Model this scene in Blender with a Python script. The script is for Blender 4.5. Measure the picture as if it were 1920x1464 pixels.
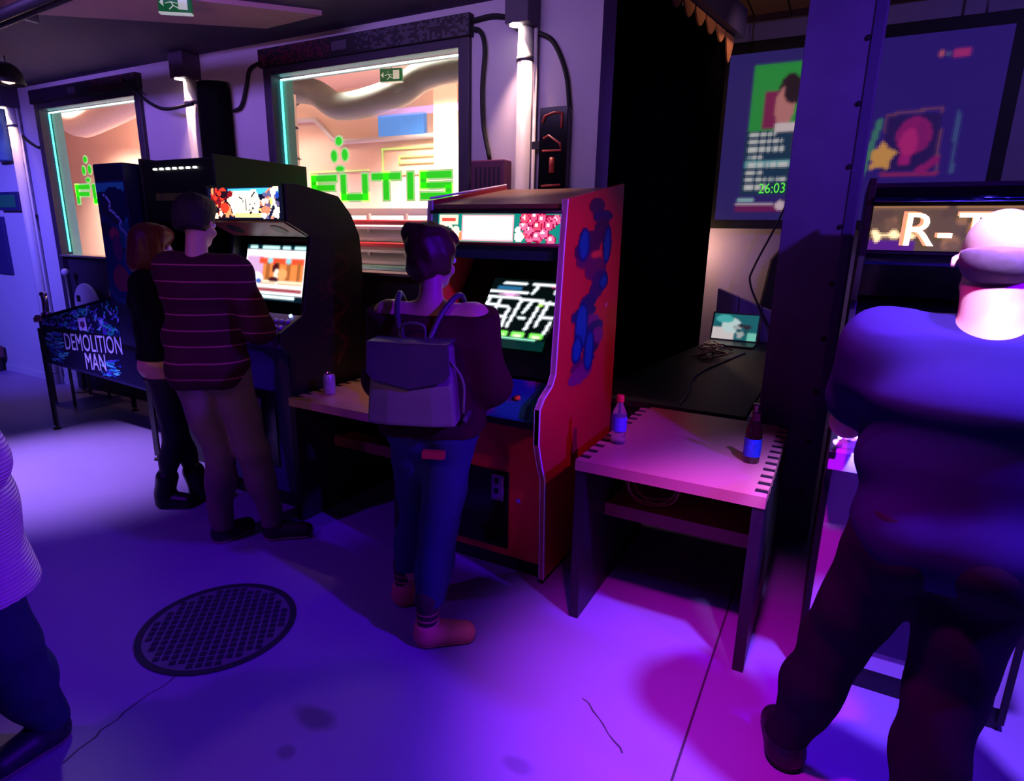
import bpy, bmesh, math, random
import numpy as np
from mathutils import Vector, Matrix, Quaternion

random.seed(7)
for o in list(bpy.data.objects): bpy.data.objects.remove(o, do_unlink=True)
SC = bpy.context.scene
C = SC.collection
PI = math.pi

# ------------------------------------------------------------------ camera
F_PX, PITCH, YAW, ROLL, CAM_H = 1135.0, 0.2485, -0.4898, 0.0205, 1.62
cp, sp, cy, sy = math.cos(PITCH), math.sin(PITCH), math.cos(YAW), math.sin(YAW)
fwd = Vector((sy*cp, cy*cp, -sp)); rgt = Vector((cy, -sy, 0)); upv = rgt.cross(fwd)
r2 = math.cos(ROLL)*rgt + math.sin(ROLL)*upv
u2 = -math.sin(ROLL)*rgt + math.cos(ROLL)*upv
cam_d = bpy.data.cameras.new('camera'); cam = bpy.data.objects.new('camera', cam_d); C.objects.link(cam)
cam_d.sensor_fit = 'HORIZONTAL'; cam_d.sensor_width = 36.0; cam_d.lens = F_PX/1920*36.0
cam_d.clip_start = 0.05; cam_d.clip_end = 100
cam.matrix_world = Matrix(((r2.x, u2.x, -fwd.x, 0), (r2.y, u2.y, -fwd.y, 0), (r2.z, u2.z, -fwd.z, CAM_H), (0, 0, 0, 1)))
SC.camera = cam

# ------------------------------------------------------------------ world + view
W = bpy.data.worlds.new('world'); SC.world = W; W.use_nodes = True
W.node_tree.nodes['Background'].inputs[0].default_value = (0.16, 0.04, 0.62, 1)
W.node_tree.nodes['Background'].inputs[1].default_value = 0.022
SC.view_settings.view_transform = 'Standard'
SC.view_settings.look = 'None'
SC.view_settings.gamma = 1.0
SC.view_settings.exposure = 0.0
SC.view_settings.use_curve_mapping = False

# ------------------------------------------------------------------ stage lamps of the room, with added fill lamps among them
def aim(o, tgt):
    d = Vector(tgt) - o.location
    o.rotation_euler = d.to_track_quat('-Z', 'Y').to_euler()
def spot(name, loc, tgt, col, power, size=60, blend=0.6, radius=0.06):
    l = bpy.data.lights.new(name, 'SPOT'); l.color = col; l.energy = power
    l.spot_size = math.radians(size); l.spot_blend = blend; l.shadow_soft_size = radius
    o = bpy.data.objects.new(name, l); C.objects.link(o); o.location = loc; aim(o, tgt); return o
def area(name, loc, tgt, col, power, sx, sy_):
    l = bpy.data.lights.new(name, 'AREA'); l.color = col; l.energy = power; l.shape = 'RECTANGLE'; l.size = sx; l.size_y = sy_
    o = bpy.data.objects.new(name, l); C.objects.link(o); o.location = loc; aim(o, tgt); return o
LAV = (0.50, 0.36, 1.0); VIO = (0.11, 0.0, 1.0); MAG = (1.0, 0.0, 0.80)
def wall_fill_strip(x, col, power, y=1.25, w=1.6, tz=2.0):
    o = area('wall_fill', (x, y, 2.88), (x, 3.3, tz), col, power, w, 0.10); o.data.spread = math.radians(80); return o  # added out-of-view strip light that brightens only the back wall
spot('stage_lamp_lavender', (-5.3, 0.9, 2.8), (-4.6, 1.95, 0), LAV, 1150, 44, 1.0)
spot('stage_lamp_violet_right', (1.6, 1.5, 2.6), (-1.5, 1.6, 0), VIO, 520, 80, 1.0)
spot('stage_lamp_violet_left', (-3.3, -0.3, 2.8), (-3.0, 1.4, 0), (0.20, 0.0, 1.0), 120, 80, 1.0)
spot('stage_lamp_uv_right', (0.55, 1.50, 2.85), (0.50, 1.95, 0.0), (0.24, 0.10, 1.0), 800, 64, 0.7)
spot('stage_lamp_uv_front', (-0.55, 0.6, 2.8), (-0.55, 1.75, 0), (0.18, 0.06, 1.0), 130, 32, 1.0)
spot('stage_lamp_magenta', (-0.20, 1.0, 2.8), (-0.10, 1.86, 0.2), MAG, 300, 44, 1.0)
spot('pink_floor_fill', (-1.9, -0.9, 2.7), (-1.10, 0.96, 0), (1.0, 0.40, 0.75), 30, 19, 0.3)  # added spot imitating the office light that falls on the floor
spot('stage_lamp_wall', (-6.0, 0.2, 2.75), (-8.0, 3.3, 1.2), (0.13, 0.10, 1.0), 900, 56, 1.0)
wall_fill_strip(-2.0, (0.52, 0.30, 0.9), 7.5, tz=2.5); wall_fill_strip(-3.9, (0.36, 0.18, 1.0), 9, tz=2.5); wall_fill_strip(-5.8, (0.32, 0.16, 1.0), 12, tz=2.5)
spot('white_sweater_fill', (-2.9, 1.5, 2.8), (-2.2, .56, .9), (0.95, 0.82, 0.84), 60, 30, 0.9)  # added fill that brightens the white sweater and jeans
spot('head_fill', (0.40, 0.85, 2.85), (0.31, 1.76, 1.52), (0.40, 0.34, 1.0), 1000, 22, 0.8)  # added narrow fill to whiten the bald head and neck
spot('red_cabinet_side_fill', (0.95, 1.35, 2.6), (-1.15, 2.75, 1.15), (1.0, 0.13, 0.42), 120, 34, 0.9)  # added fill that reddens the side of the red cabinet
spot('red_cabinet_front_fill', (-0.5, -0.5, 2.7), (-1.3, 2.3, 0.7), (1.0, 0.30, 0.38), 34, 17, 0.9)  # added fill that brightens the front of the red cabinet
spot('stage_lamp_rose', (-0.9, -1.0, 2.7), (-2.85, 2.0, 1.1), (1.0, 0.42, 0.36), 40, 26, 0.9)
spot('ceiling_fill', (-2.6, 0.6, 2.0), (-3.9, 2.1, 2.88), (1.0, 0.40, 0.70), 30, 70, 0.9)  # added unseen fill that lifts the mauve ceiling panel
spot('column_fill', (1.3, 0.6, 2.8), (-0.2, 3.5, 2.2), (0.20, 0.06, 1.0), 260, 36, 1.0)  # added fill to lighten the steel column

# ------------------------------------------------------------------ materials
def lin(c):
    return tuple(((v/12.92) if v <= 0.04045 else ((v+0.055)/1.055)**2.4) for v in c)
def rgb(r, g, b): return lin((r/255, g/255, b/255))
MATS = {}
def mat(name, col, rough=0.6, metal=0.0, var=0.12, scale=12.0, bump=0.0, emit=None, estr=0.0, spec=0.5, alpha=None, trans=0.0, sheen=0.0):
    if name in MATS: return MATS[name]
    m = bpy.data.materials.new(name); m.use_nodes = True; nt = m.node_tree; b = nt.nodes['Principled BSDF']
    tc = nt.nodes.new('ShaderNodeTexCoord'); no = nt.nodes.new('ShaderNodeTexNoise'); no.inputs['Scale'].default_value = scale; no.inputs['Detail'].default_value = 5
    nt.links.new(tc.outputs['Object'], no.inputs['Vector'])
    mx = nt.nodes.new('ShaderNodeMix'); mx.data_type = 'RGBA'
    mx.inputs[6].default_value = tuple(max(0, v*(1-var)) for v in col)+(1,)
    mx.inputs[7].default_value = tuple(min(1, v*(1+var)) for v in col)+(1,)
    nt.links.new(no.outputs['Fac'], mx.inputs[0]); nt.links.new(mx.outputs[2], b.inputs['Base Color'])
    b.inputs['Roughness'].default_value = rough; b.inputs['Metallic'].default_value = metal; b.inputs['Specular IOR Level'].default_value = spec
    if trans: b.inputs['Transmission Weight'].default_value = trans
    if sheen: b.inputs['Sheen Weight'].default_value = sheen
    if bump:
        bn = nt.nodes.new('ShaderNodeBump'); bn.inputs['Strength'].default_value = bump; bn.inputs['Distance'].default_value = 0.01
        nt.links.new(no.outputs['Fac'], bn.inputs['Height']); nt.links.new(bn.outputs['Normal'], b.inputs['Normal'])
    if emit is not None:
        b.inputs['Emission Color'].default_value = tuple(emit)+(1,); b.inputs['Emission Strength'].default_value = estr
    MATS[name] = m; return m
def print_mat(name, estr=0.0, rough=0.4):
    if name in MATS: return MATS[name]
    m = bpy.data.materials.new(name); m.use_nodes = True; nt = m.node_tree; b = nt.nodes['Principled BSDF']
    a = nt.nodes.new('ShaderNodeAttribute'); a.attribute_name = 'Col'
    nt.links.new(a.outputs['Color'], b.inputs['Base Color']); b.inputs['Roughness'].default_value = rough
    if estr:
        b.inputs['Base Color'].default_value = (0, 0, 0, 1)
        nt.links.remove(b.inputs['Base Color'].links[0]); b.inputs['Base Color'].default_value = (0.02, 0.02, 0.02, 1)
        nt.links.new(a.outputs['Color'], b.inputs['Emission Color']); b.inputs['Emission Strength'].default_value = estr; b.inputs['Specular IOR Level'].default_value = .1
    MATS[name] = m; return m

# ------------------------------------------------------------------ mesh helpers
def bm_box(bm, x0, x1, y0, y1, z0, z1):
    vs = [bm.verts.new((x, y, z)) for z in (z0, z1) for y in (y0, y1) for x in (x0, x1)]
    for f in ((0, 2, 3, 1), (4, 5, 7, 6), (0, 1, 5, 4), (2, 6, 7, 3), (0, 4, 6, 2), (1, 3, 7, 5)):
        bm.faces.new([vs[i] for i in f])
def bm_prism(bm, poly, axis, a0, a1):
    """extrude a 2-D polygon along an axis; poly in the two other coordinates"""
    def P(p, a):
        return {'x': (a, p[0], p[1]), 'y': (p[0], a, p[1]), 'z': (p[0], p[1], a)}[axis]
    A = [bm.verts.new(P(p, a0)) for p in poly]; B = [bm.verts.new(P(p, a1)) for p in poly]
    n = len(poly)
    bm.faces.new(A); bm.faces.new(B[::-1])
    for i in range(n):
        j = (i+1) % n
        bm.faces.new((A[j], A[i], B[i], B[j]))
def bm_tube(bm, pts, r, seg=8, r1=None):
    pts = [Vector(p) for p in pts]; rings = []
    n = len(pts)
    prev = None
    for i, p in enumerate(pts):
        d = (pts[min(i+1, n-1)] - pts[max(i-1, 0)]).normalized()
        if prev is None:
            a = Vector((0, 0, 1)) if abs(d.z) < 0.9 else Vector((1, 0, 0))
            u = d.cross(a).normalized()
        else:
            u = (prev - d*prev.dot(d)).normalized()
        prev = u; v = d.cross(u)
        rr = r if r1 is None else r+(r1-r)*i/(n-1)
        rings.append([bm.verts.new(p+u*rr*math.cos(2*PI*k/seg)+v*rr*math.sin(2*PI*k/seg)) for k in range(seg)])
    for a, b in zip(rings, rings[1:]):
        for k in range(seg):
            bm.faces.new((a[k], a[(k+1) % seg], b[(k+1) % seg], b[k]))
    bm.faces.new(rings[0][::-1]); bm.faces.new(rings[-1])
def bm_lathe(bm, prof, c=(0, 0, 0), seg=24):
    ring = prof[0] == prof[-1]
    rings = []
    for r, z in prof:
        rings.append([bm.verts.new((c[0]+r*math.cos(2*PI*k/seg), c[1]+r*math.sin(2*PI*k/seg), c[2]+z)) for k in range(seg)])
    for a, b in zip(rings, rings[1:]):
        for k in range(seg):
            bm.faces.new((a[k], a[(k+1) % seg], b[(k+1) % seg], b[k]))
    if not ring: bm.faces.new(rings[0][::-1]); bm.faces.new(rings[-1])
def spline(pts, n=8):
    """Catmull-Rom through points"""
    P = [Vector(p) for p in pts]; P = [2*P[0]-P[1]]+P+[2*P[-1]-P[-2]]; out = []
    for i in range(1, len(P)-2):
        for k in range(n):
            t = k/n; a, b, c, d = P[i-1:i+3]
            out.append(0.5*((2*b)+(c-a)*t+(2*a-5*b+4*c-d)*t*t+(3*b-a-3*c+d)*t**3))
    out.append(P[-2]); return out
def obj(name, bm, material, parent=None, bevel=0.0, smooth=False):
    bmesh.ops.recalc_face_normals(bm, faces=bm.faces)
    me = bpy.data.meshes.new(name); bm.to_mesh(me); bm.free()
    if material: me.materials.append(material)
    o = bpy.data.objects.new(name, me); C.objects.link(o)
    if parent: o.parent = parent
    if smooth:
        for p in me.polygons: p.use_smooth = True
    if bevel:
        md = o.modifiers.new('bevel', 'BEVEL'); md.width = bevel; md.segments = 2; md.limit_method = 'ANGLE'
    return o
def box(name, x0, x1, y0, y1, z0, z1, m, parent=None, bevel=0.0):
    bm = bmesh.new(); bm_box(bm, x0, x1, y0, y1, z0, z1); return obj(name, bm, m, parent, bevel)
def prism(name, poly, axis, a0, a1, m, parent=None, bevel=0.0):
    bm = bmesh.new(); bm_prism(bm, poly, axis, a0, a1); return obj(name, bm, m, parent, bevel)
def tube(name, pts, r, m, parent=None, seg=8, r1=None):
    bm = bmesh.new(); bm_tube(bm, pts, r, seg, r1); return obj(name, bm, m, parent, smooth=True)
def lathe(name, prof, c, m, parent=None, seg=24):
    bm = bmesh.new(); bm_lathe(bm, prof, c, seg); o = obj(name, bm, m, parent, smooth=True)
    md = o.modifiers.new('es', 'EDGE_SPLIT'); md.split_angle = math.radians(40); return o
def thing(name, label, cat, loc=(0, 0, 0), group=None):
    o = bpy.data.objects.new(name, None); C.objects.link(o); o.location = loc
    o['label'] = label; o['category'] = cat
    if group: o['group'] = group
    o.empty_display_size = 0.1
    return o
def rebase(root):
    """children were built in world coordinates: keep them there under an Empty at the base"""
    for ch in root.children: ch.matrix_parent_inverse = Matrix.Translation(root.location).inverted()
def tag(o, label, cat, group=None):
    o['label'] = label; o['category'] = cat
    if group: o['group'] = group
    return o
def struct(o): o['kind'] = 'structure'; return o
def text_mesh(name, s, size, material, origin, xdir, updir, parent=None, extrude=0.001, sx=1.0, align='CENTER'):
    cu = bpy.data.curves.new(name, 'FONT'); cu.body = s; cu.size = size; cu.extrude = extrude; cu.align_x = align; cu.resolution_u = 3
    t = bpy.data.objects.new(name+'_tmp', cu); C.objects.link(t)
    dg = bpy.context.evaluated_depsgraph_get(); me = bpy.data.meshes.new_from_object(t.evaluated_get(dg))
    bpy.data.objects.remove(t, do_unlink=True)
    X = Vector(xdir).normalized(); U = Vector(updir).normalized(); N = X.cross(U)
    M = Matrix(((X.x*sx, U.x, N.x, origin[0]), (X.y*sx, U.y, N.y, origin[1]), (X.z*sx, U.z, N.z, origin[2]), (0, 0, 0, 1)))
    me.transform(M); me.materials.clear(); me.materials.append(material)
    o = bpy.data.objects.new(name, me); C.objects.link(o)
    if parent: o.parent = parent
    return o

# ------------------------------------------------------------------ flat prints (screens, marquees, artwork): colour per vertex of a fine grid
class Canvas:
    def __init__(s, w, h, col):
        s.w, s.h = w, h; s.a = np.zeros((h, w, 3)); s.a[:] = rgb(*col)
        yy, xx = np.mgrid[0:h, 0:w]; s.x = (xx+0.5)/w; s.y = 1-(yy+0.5)/h   # 0..1, y up
    def put(s, m, col): s.a[m] = rgb(*col); return s
    def rect(s, x0, x1, y0, y1, col): return s.put((s.x >= x0) & (s.x <= x1) & (s.y >= y0) & (s.y <= y1), col)
    def ell(s, cx, cy_, rx, ry, col): return s.put(((s.x-cx)/rx)**2+((s.y-cy_)/ry)**2 <= 1, col)
    def line(s, x0, y0, x1, y1, wd, col):
        asp = s.w/s.h; dx, dy = (x1-x0)*asp, y1-y0; L = dx*dx+dy*dy+1e-9
        t = np.clip((((s.x-x0)*asp)*dx+(s.y-y0)*dy)/L, 0, 1)
        d = np.hypot((s.x-x0)*asp-t*dx, s.y-y0-t*dy); return s.put(d <= wd, col)
    def poly(s, pts, col):
        m = np.zeros((s.h, s.w), bool); n = len(pts)
        for i in range(n):
            (xa, ya), (xb, yb) = pts[i], pts[(i+1) % n]
            if ya == yb: continue
            c = ((ya > s.y) != (yb > s.y)) & (s.x < (xb-xa)*(s.y-ya)/(yb-ya)+xa); m ^= c
        return s.put(m, col)
    def blobs(s, n, x0, x1, y0, y1, r0, r1, cols, seed=1):
        R = random.Random(seed); asp = s.w/s.h
        for i in range(n):
            r = R.uniform(r0, r1); s.ell(R.uniform(x0, x1), R.uniform(y0, y1), r/asp*R.uniform(.7, 1.6), r*R.uniform(.7, 1.4), R.choice(cols))
        return s
def printed(name, cv, bl, br, tl, material, parent=None, mask=None, tr=None):
    bl, br, tl = Vector(bl), Vector(br), Vector(tl); tr = Vector(tr) if tr else br+tl-bl; w, h = cv.w, cv.h
    vs = []; cols = []
    for j in range(h+1):
        for i in range(w+1):
            vs.append(bl.lerp(br, i/w).lerp(tl.lerp(tr, i/w), j/h))
    me = bpy.data.meshes.new(name); fs = []; fc = []
    for j in range(h):
        for i in range(w):
            if mask is not None and not mask[h-1-j, i]: continue
            a = j*(w+1)+i; fs.append((a, a+1, a+w+2, a+w+1)); fc.append(cv.a[h-1-j, i])
    me.from_pydata(vs, [], fs); me.update()
    at = me.color_attributes.new('Col', 'FLOAT_COLOR', 'CORNER')
    buf = np.ones((len(fs), 4, 4), np.float32); buf[:, :, :3] = np.array(fc)[:, None, :]
    at.data.foreach_set('color', buf.ravel())
    me.materials.append(material)
    o = bpy.data.objects.new(name, me); C.objects.link(o)
    if parent: o.parent = parent
    return o
def soft(cv, n=1):
    for _ in range(n):
        p = np.pad(cv.a, ((1, 1), (1, 1), (0, 0)), 'edge')
        cv.a = (p[:-2, 1:-1]+p[2:, 1:-1]+p[1:-1, :-2]+p[1:-1, 2:]+2*p[1:-1, 1:-1])/6
    return cv

# ------------------------------------------------------------------ implicit surfaces for bodies and clothes
def surface_nets(Fg, org, h):
    ins = Fg < 0; nx, ny, nz = Fg.shape
    S = np.zeros((nx-1, ny-1, nz-1, 3), np.float32); N = np.zeros((nx-1, ny-1, nz-1), np.float32)
    cr = []
    for ax in range(3):
        sl0 = [slice(None)]*3; sl1 = [slice(None)]*3; sl0[ax] = slice(0, -1); sl1[ax] = slice(1, None)
        a, b = Fg[tuple(sl0)], Fg[tuple(sl1)]; c = ins[tuple(sl0)] != ins[tuple(sl1)]
        t = np.where(c, a/np.where(a == b, 1, a-b), 0).astype(np.float32)
        cr.append(c); oth = [k for k in range(3) if k != ax]
        for d0 in (0, 1):
            for d1 in (0, 1):
                sl = [None]*3; sl[ax] = slice(0, Fg.shape[ax]-1)
                sl[oth[0]] = slice(d0, d0+Fg.shape[oth[0]]-1); sl[oth[1]] = slice(d1, d1+Fg.shape[oth[1]]-1)
                cc = c[tuple(sl)]; N += cc; S[..., ax] += cc*t[tuple(sl)]
                S[..., oth[0]] += cc*d0; S[..., oth[1]] += cc*d1
    act = N > 0; idx = np.full(N.shape, -1, np.int64); ijk = np.argwhere(act); idx[act] = np.arange(len(ijk))
    V = (ijk+S[act]/N[act][:, None])*h+np.array(org)
    Q = []
    for ax in range(3):
        c = cr[ax]; o1, o2 = [k for k in range(3) if k != ax]
        p = np.argwhere(c); ok = (p[:, o1] > 0) & (p[:, o2] > 0) & (p[:, o1] < Fg.shape[o1]-1) & (p[:, o2] < Fg.shape[o2]-1); p = p[ok]
        def at(d1, d2):
            q = p.copy(); q[:, o1] -= d1; q[:, o2] -= d2; return idx[q[:, 0], q[:, 1], q[:, 2]]
        quad = np.stack([at(1, 1), at(0, 1), at(0, 0), at(1, 0)], 1)
        s0 = ins[p[:, 0], p[:, 1], p[:, 2]]; flip = (s0 == (ax == 1)); quad[flip] = quad[flip][:, ::-1]
        Q.append(quad)
    return V, np.concatenate(Q)
def smin(a, b, k):
    if k <= 0: return np.minimum(a, b)
    hh = np.clip(0.5+0.5*(b-a)/k, 0, 1); return b*(1-hh)+a*hh-k*hh*(1-hh)
def f_cone(P, a, b, ra, rb):
    a = np.array(a, np.float32); b = np.array(b, np.float32); d = b-a; L = float(d@d)+1e-9
    t = np.clip(((P-a)@d)/L, 0, 1); return np.linalg.norm(P-a-t[..., None]*d, axis=-1)-(ra+(rb-ra)*t)
def f_ell(P, c, r, rot=None):
    q = P-np.array(c, np.float32)
    if rot is not None: q = q@np.array(rot, np.float32)
    r = np.array(r, np.float32); k = np.linalg.norm(q/r, axis=-1); return (k-1)*float(r.min())*np.clip(k, 0.6, 1.6)**0
def f_ecap(P, a, b, ra, rb, rz=None, yaw=0.0):
    """tube with elliptic section (ra=(rx,ry) at a, rb at b)"""
    a = np.array(a, np.float32); b = np.array(b, np.float32); d = b-a; L = float(d@d)+1e-9
    t = np.clip(((P-a)@d)/L, 0, 1); q = P-a-t[..., None]*d
    if yaw:
        c, s = math.cos(yaw), math.sin(yaw); q = np.stack([q[..., 0]*c+q[..., 1]*s, -q[..., 0]*s+q[..., 1]*c, q[..., 2]], -1)
    rx = ra[0]+(rb[0]-ra[0])*t; ry = ra[1]+(rb[1]-ra[1])*t
    k = np.sqrt((q[..., 0]/rx)**2+(q[..., 1]/ry)**2+(q[..., 2]/(rz or 0.08))**2); return (k-1)*np.minimum(rx, ry)
def ev(P, prims, k, off=0.0):
    D = None
    for p in prims:
        kk = k
        if isinstance(p[-1], dict): kk = p[-1].get('k', k); p = p[:-1]
        d = {'c': f_cone, 'e': f_ell, 't': f_ecap}[p[0]](P, *p[1:])
        D = d if D is None else smin(D, d, kk)
    return D-off
def bounds(prims, pad):
    lo = np.full(3, 1e9); hi = -lo
    for p in prims:
        if p[0] == 'e': c = np.array(p[1]); r = max(p[2]); lo = np.minimum(lo, c-r); hi = np.maximum(hi, c+r)
        else:
            r = max(np.max(p[3]), np.max(p[4]))
            for c in (p[1], p[2]): c = np.array(c); lo = np.minimum(lo, c-r); hi = np.maximum(hi, c+r)
    return lo-pad, hi+pad
def implicit(name, prims, material, parent=None, k=0.04, off=0.0, h=0.009, cuts=(), sub=None, wr=None, seed=0):
    """cuts: list of (point, normal): keeps the side the normal points away from; wr=(amp, freq vector)"""
    lo, hi = bounds(prims, off+0.03)
    for (pt, nn) in cuts:
        for ax in range(3):
            if abs(nn[ax]) > 0.97:
                if nn[ax] > 0: hi[ax] = min(hi[ax], pt[ax]+0.25)
                else: lo[ax] = max(lo[ax], pt[ax]-0.25)
    n = np.ceil((hi-lo)/h).astype(int)+1
    g = np.stack(np.meshgrid(*[lo[i]+np.arange(n[i])*h for i in range(3)], indexing='ij'), -1).astype(np.float32)
    D = ev(g, prims, k, off)
    if wr:
        R = np.random.RandomState(seed); amp, fr = wr
        for i in range(5):
            kv = np.array(fr)*R.uniform(.5, 1.5, 3)*R.choice([-1, 1], 3); D = D+amp*np.sin(g@kv.astype(np.float32)+R.uniform(0, 6))/2.2
    for pt, nn in cuts:
        nn = np.array(nn, np.float32); nn = nn/np.linalg.norm(nn); D = np.maximum(D, (g-np.array(pt, np.float32))@nn)
    if sub is not None:
        D = np.maximum(D, -ev(g, sub, 0.0))
    D[[0, -1]] = 1; D[:, [0, -1]] = 1; D[:, :, [0, -1]] = 1
    V, Q = surface_nets(D, lo, h)
    me = bpy.data.meshes.new(name); me.from_pydata(V.tolist(), [], Q.tolist()); me.update()
    for p in me.polygons: p.use_smooth = True
    me.materials.append(material)
    o = bpy.data.objects.new(name, me); C.objects.link(o)
    if parent: o.parent = parent
    return o

# ================================================================== materials
M_wall = mat('wall_paint', rgb(196, 188, 200), 0.75, var=0.05, scale=3, bump=0.05)
M_dark = mat('dark_paint', rgb(26, 22, 34), 0.6, var=0.2)
M_black = mat('black_laminate', rgb(14, 12, 16), 0.45, var=0.25)
M_blackgl = mat('black_gloss', rgb(10, 9, 12), 0.15, var=0.1)
M_cloth_black = mat('black_drape', rgb(6, 5, 7), 0.98, var=0.2, spec=0.0)
M_ceil = mat('ceiling_paint', rgb(70, 60, 90), 0.85, var=0.15)
M_soffit = mat('soffit_paint', rgb(176, 136, 146), 0.8, var=0.08)
M_frame = mat('window_frame_paint', rgb(52, 40, 62), 0.5, var=0.1)
M_grey = mat('grey_metal', rgb(120, 118, 124), 0.4, 0.6)
M_pipe = mat('painted_pipe', rgb(205, 198, 200), 0.45, var=0.06)
M_chrome = mat('chrome', rgb(230, 225, 225), 0.12, 1.0, var=0.03)
M_rubber = mat('black_rubber', rgb(12, 12, 14), 0.7)
M_warm = mat('warm_lamp', (1, .8, .7), emit=(1, 0.82, 0.72), estr=14)
M_office = mat('office_wall_paint', rgb(238, 205, 184), 0.8, var=0.04, scale=2)
M_duct = mat('duct_metal', rgb(104, 116, 112), 0.5, 0.1, var=0.2, scale=5)
M_red = mat('red_rail_paint', rgb(205, 40, 55), 0.4)
M_white = mat('white_paint', rgb(236, 228, 225), 0.5, var=0.04)
M_mint = mat('mint_rail_paint', rgb(140, 205, 180), 0.4)

def floor_mat():
    m = mat('concrete', rgb(142, 120, 172), 0.42, var=0.10, scale=2.2, bump=0.04, spec=0.35)
    nt = m.node_tree; b = nt.nodes['Principled BSDF']; src = b.inputs['Base Color'].links[0].from_socket
    tc = nt.nodes.new('ShaderNodeTexCoord')
    n2 = nt.nodes.new('ShaderNodeTexNoise'); n2.inputs['Scale'].default_value = 9; n2.inputs['Detail'].default_value = 8
    nt.links.new(tc.outputs['Object'], n2.inputs['Vector'])
    for (cx, cyy, rx, ry, dark) in ((-1.40, 1.23, 0.085, 0.045, 0.5), (-1.37, 1.08, 0.03, 0.025, 0.6), (-3.2, 1.2, .05, .03, .7), (-0.7, 1.4, .06, .03, .7)):
        mp = nt.nodes.new('ShaderNodeMapping'); mp.inputs['Location'].default_value = (-cx/rx, -cyy/ry, 0); mp.inputs['Scale'].default_value = (1/rx, 1/ry, 0)
        nt.links.new(tc.outputs['Object'], mp.inputs['Vector'])
        ln = nt.nodes.new('ShaderNodeVectorMath'); ln.operation = 'LENGTH'; nt.links.new(mp.outputs[0], ln.inputs[0])
        ad = nt.nodes.new('ShaderNodeMath'); ad.operation = 'ADD'; nt.links.new(ln.outputs['Value'], ad.inputs[0])
        ms = nt.nodes.new('ShaderNodeMath'); ms.operation = 'MULTIPLY'; ms.inputs[1].default_value = 0.9; nt.links.new(n2.outputs['Fac'], ms.inputs[0]); nt.links.new(ms.outputs[0], ad.inputs[1])
        mr = nt.nodes.new('ShaderNodeMapRange'); mr.inputs['From Min'].default_value = 1.1; mr.inputs['From Max'].default_value = 1.7; mr.inputs['To Min'].default_value = dark; mr.inputs['To Max'].default_value = 1
        nt.links.new(ad.outputs[0], mr.inputs['Value'])
        mu = nt.nodes.new('ShaderNodeVectorMath'); mu.operation = 'MULTIPLY'; nt.links.new(src, mu.inputs[0])
        cb = nt.nodes.new('ShaderNodeCombineXYZ')
        for k in range(3): nt.links.new(mr.outputs[0], cb.inputs[k])
        nt.links.new(cb.outputs[0], mu.inputs[1]); src = mu.outputs[0]
    nt.links.new(src, b.inputs['Base Color'])
    return m
M_floor = floor_mat()

# ================================================================== the setting
YW = 3.30
fl = struct(box('floor', -14.5, 5, -3.5, 7.4, -0.12, 0, M_floor))
M_joint = mat('joint_filler', rgb(60, 55, 66), 0.8)
box('expansion_joint', -0.262, -0.254, -3.4, 2.9, -0.005, 0.0015, M_joint, fl)
def crack(pts, w=0.0035):
    bm = bmesh.new(); pts = [Vector((x, y, 0.0012)) for x, y in pts]; prev = None
    for i, p in enumerate(pts):
        d = (pts[min(i+1, len(pts)-1)]-pts[max(i-1, 0)]).normalized(); n = Vector((-d.y, d.x, 0))*w*random.uniform(.5, 1.1)
        q = (bm.verts.new(p-n), bm.verts.new(p+n))
        if prev: bm.faces.new((prev[0], q[0], q[1], prev[1]))
        prev = q
    return obj('crack', bm, M_joint, fl)
def wob(a, b, n, s):
    return [(a[0]+(b[0]-a[0])*i/n+random.uniform(-s, s), a[1]+(b[1]-a[1])*i/n+random.uniform(-s, s)) for i in range(n+1)]
crack(wob((-2.0, 1.14), (-1.95, 0.72), 10, .012)); crack(wob((-0.62, 1.78), (-0.42, 1.60), 8, .01))

bm = bmesh.new()
W1 = (-6.88, -5.24); W2 = (-3.78, -2.07); ZS, ZT = 1.36, 2.73
for x0, x1, z0, z1 in ((-10.5, W1[0], 0, 2.9), (W1[1], W2[0], 0, 2.9), (W2[1], -1.27, 0, 2.9), (W1[0], W1[1], ZT, 2.9), (W2[0], W2[1], ZT, 2.9)):
    bm_box(bm, x0, x1, YW, YW+0.2, z0, z1)
struct(obj('wall_back', bm, M_wall))
struct(box('wall_left', -10.7, -10.5, -3.5, 3.5, 0, 2.9, M_wall))
struct(box('ceiling', -10.7, 4.5, -3.5, 3.5, 2.9, 3.05, M_ceil))
struct(box('baseboard_back', -10.5, W1[0], YW-0.012, YW, 0, 0.07, M_wall))
# far room with the projection screen
M_far = mat('far_wall_paint', rgb(150, 140, 165), 0.8, var=0.08)
struct(box('wall_far', -1.64, 4.5, 6.55, 6.75, 0, 3.6, M_far))
struct(box('wall_partition', -1.75, -1.65, YW+0.2, 6.75, 0, 3.6, M_dark))
struct(box('wall_right', 4.5, 4.7, -3.5, 6.75, 0, 3.6, M_far))
M_wood = mat('ceiling_boards', rgb(96, 62, 40), 0.6, var=0.35, scale=7)
farc = struct(box('ceiling_far', -1.75, 4.7, 3.5, 6.75, 3.6, 3.7, M_dark))
for i in range(7):
    box('ceiling_board', -1.6+i*0.30, -1.6+i*0.30+0.285, 3.56, 6.5, 3.57, 3.599, M_wood, farc)
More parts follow.
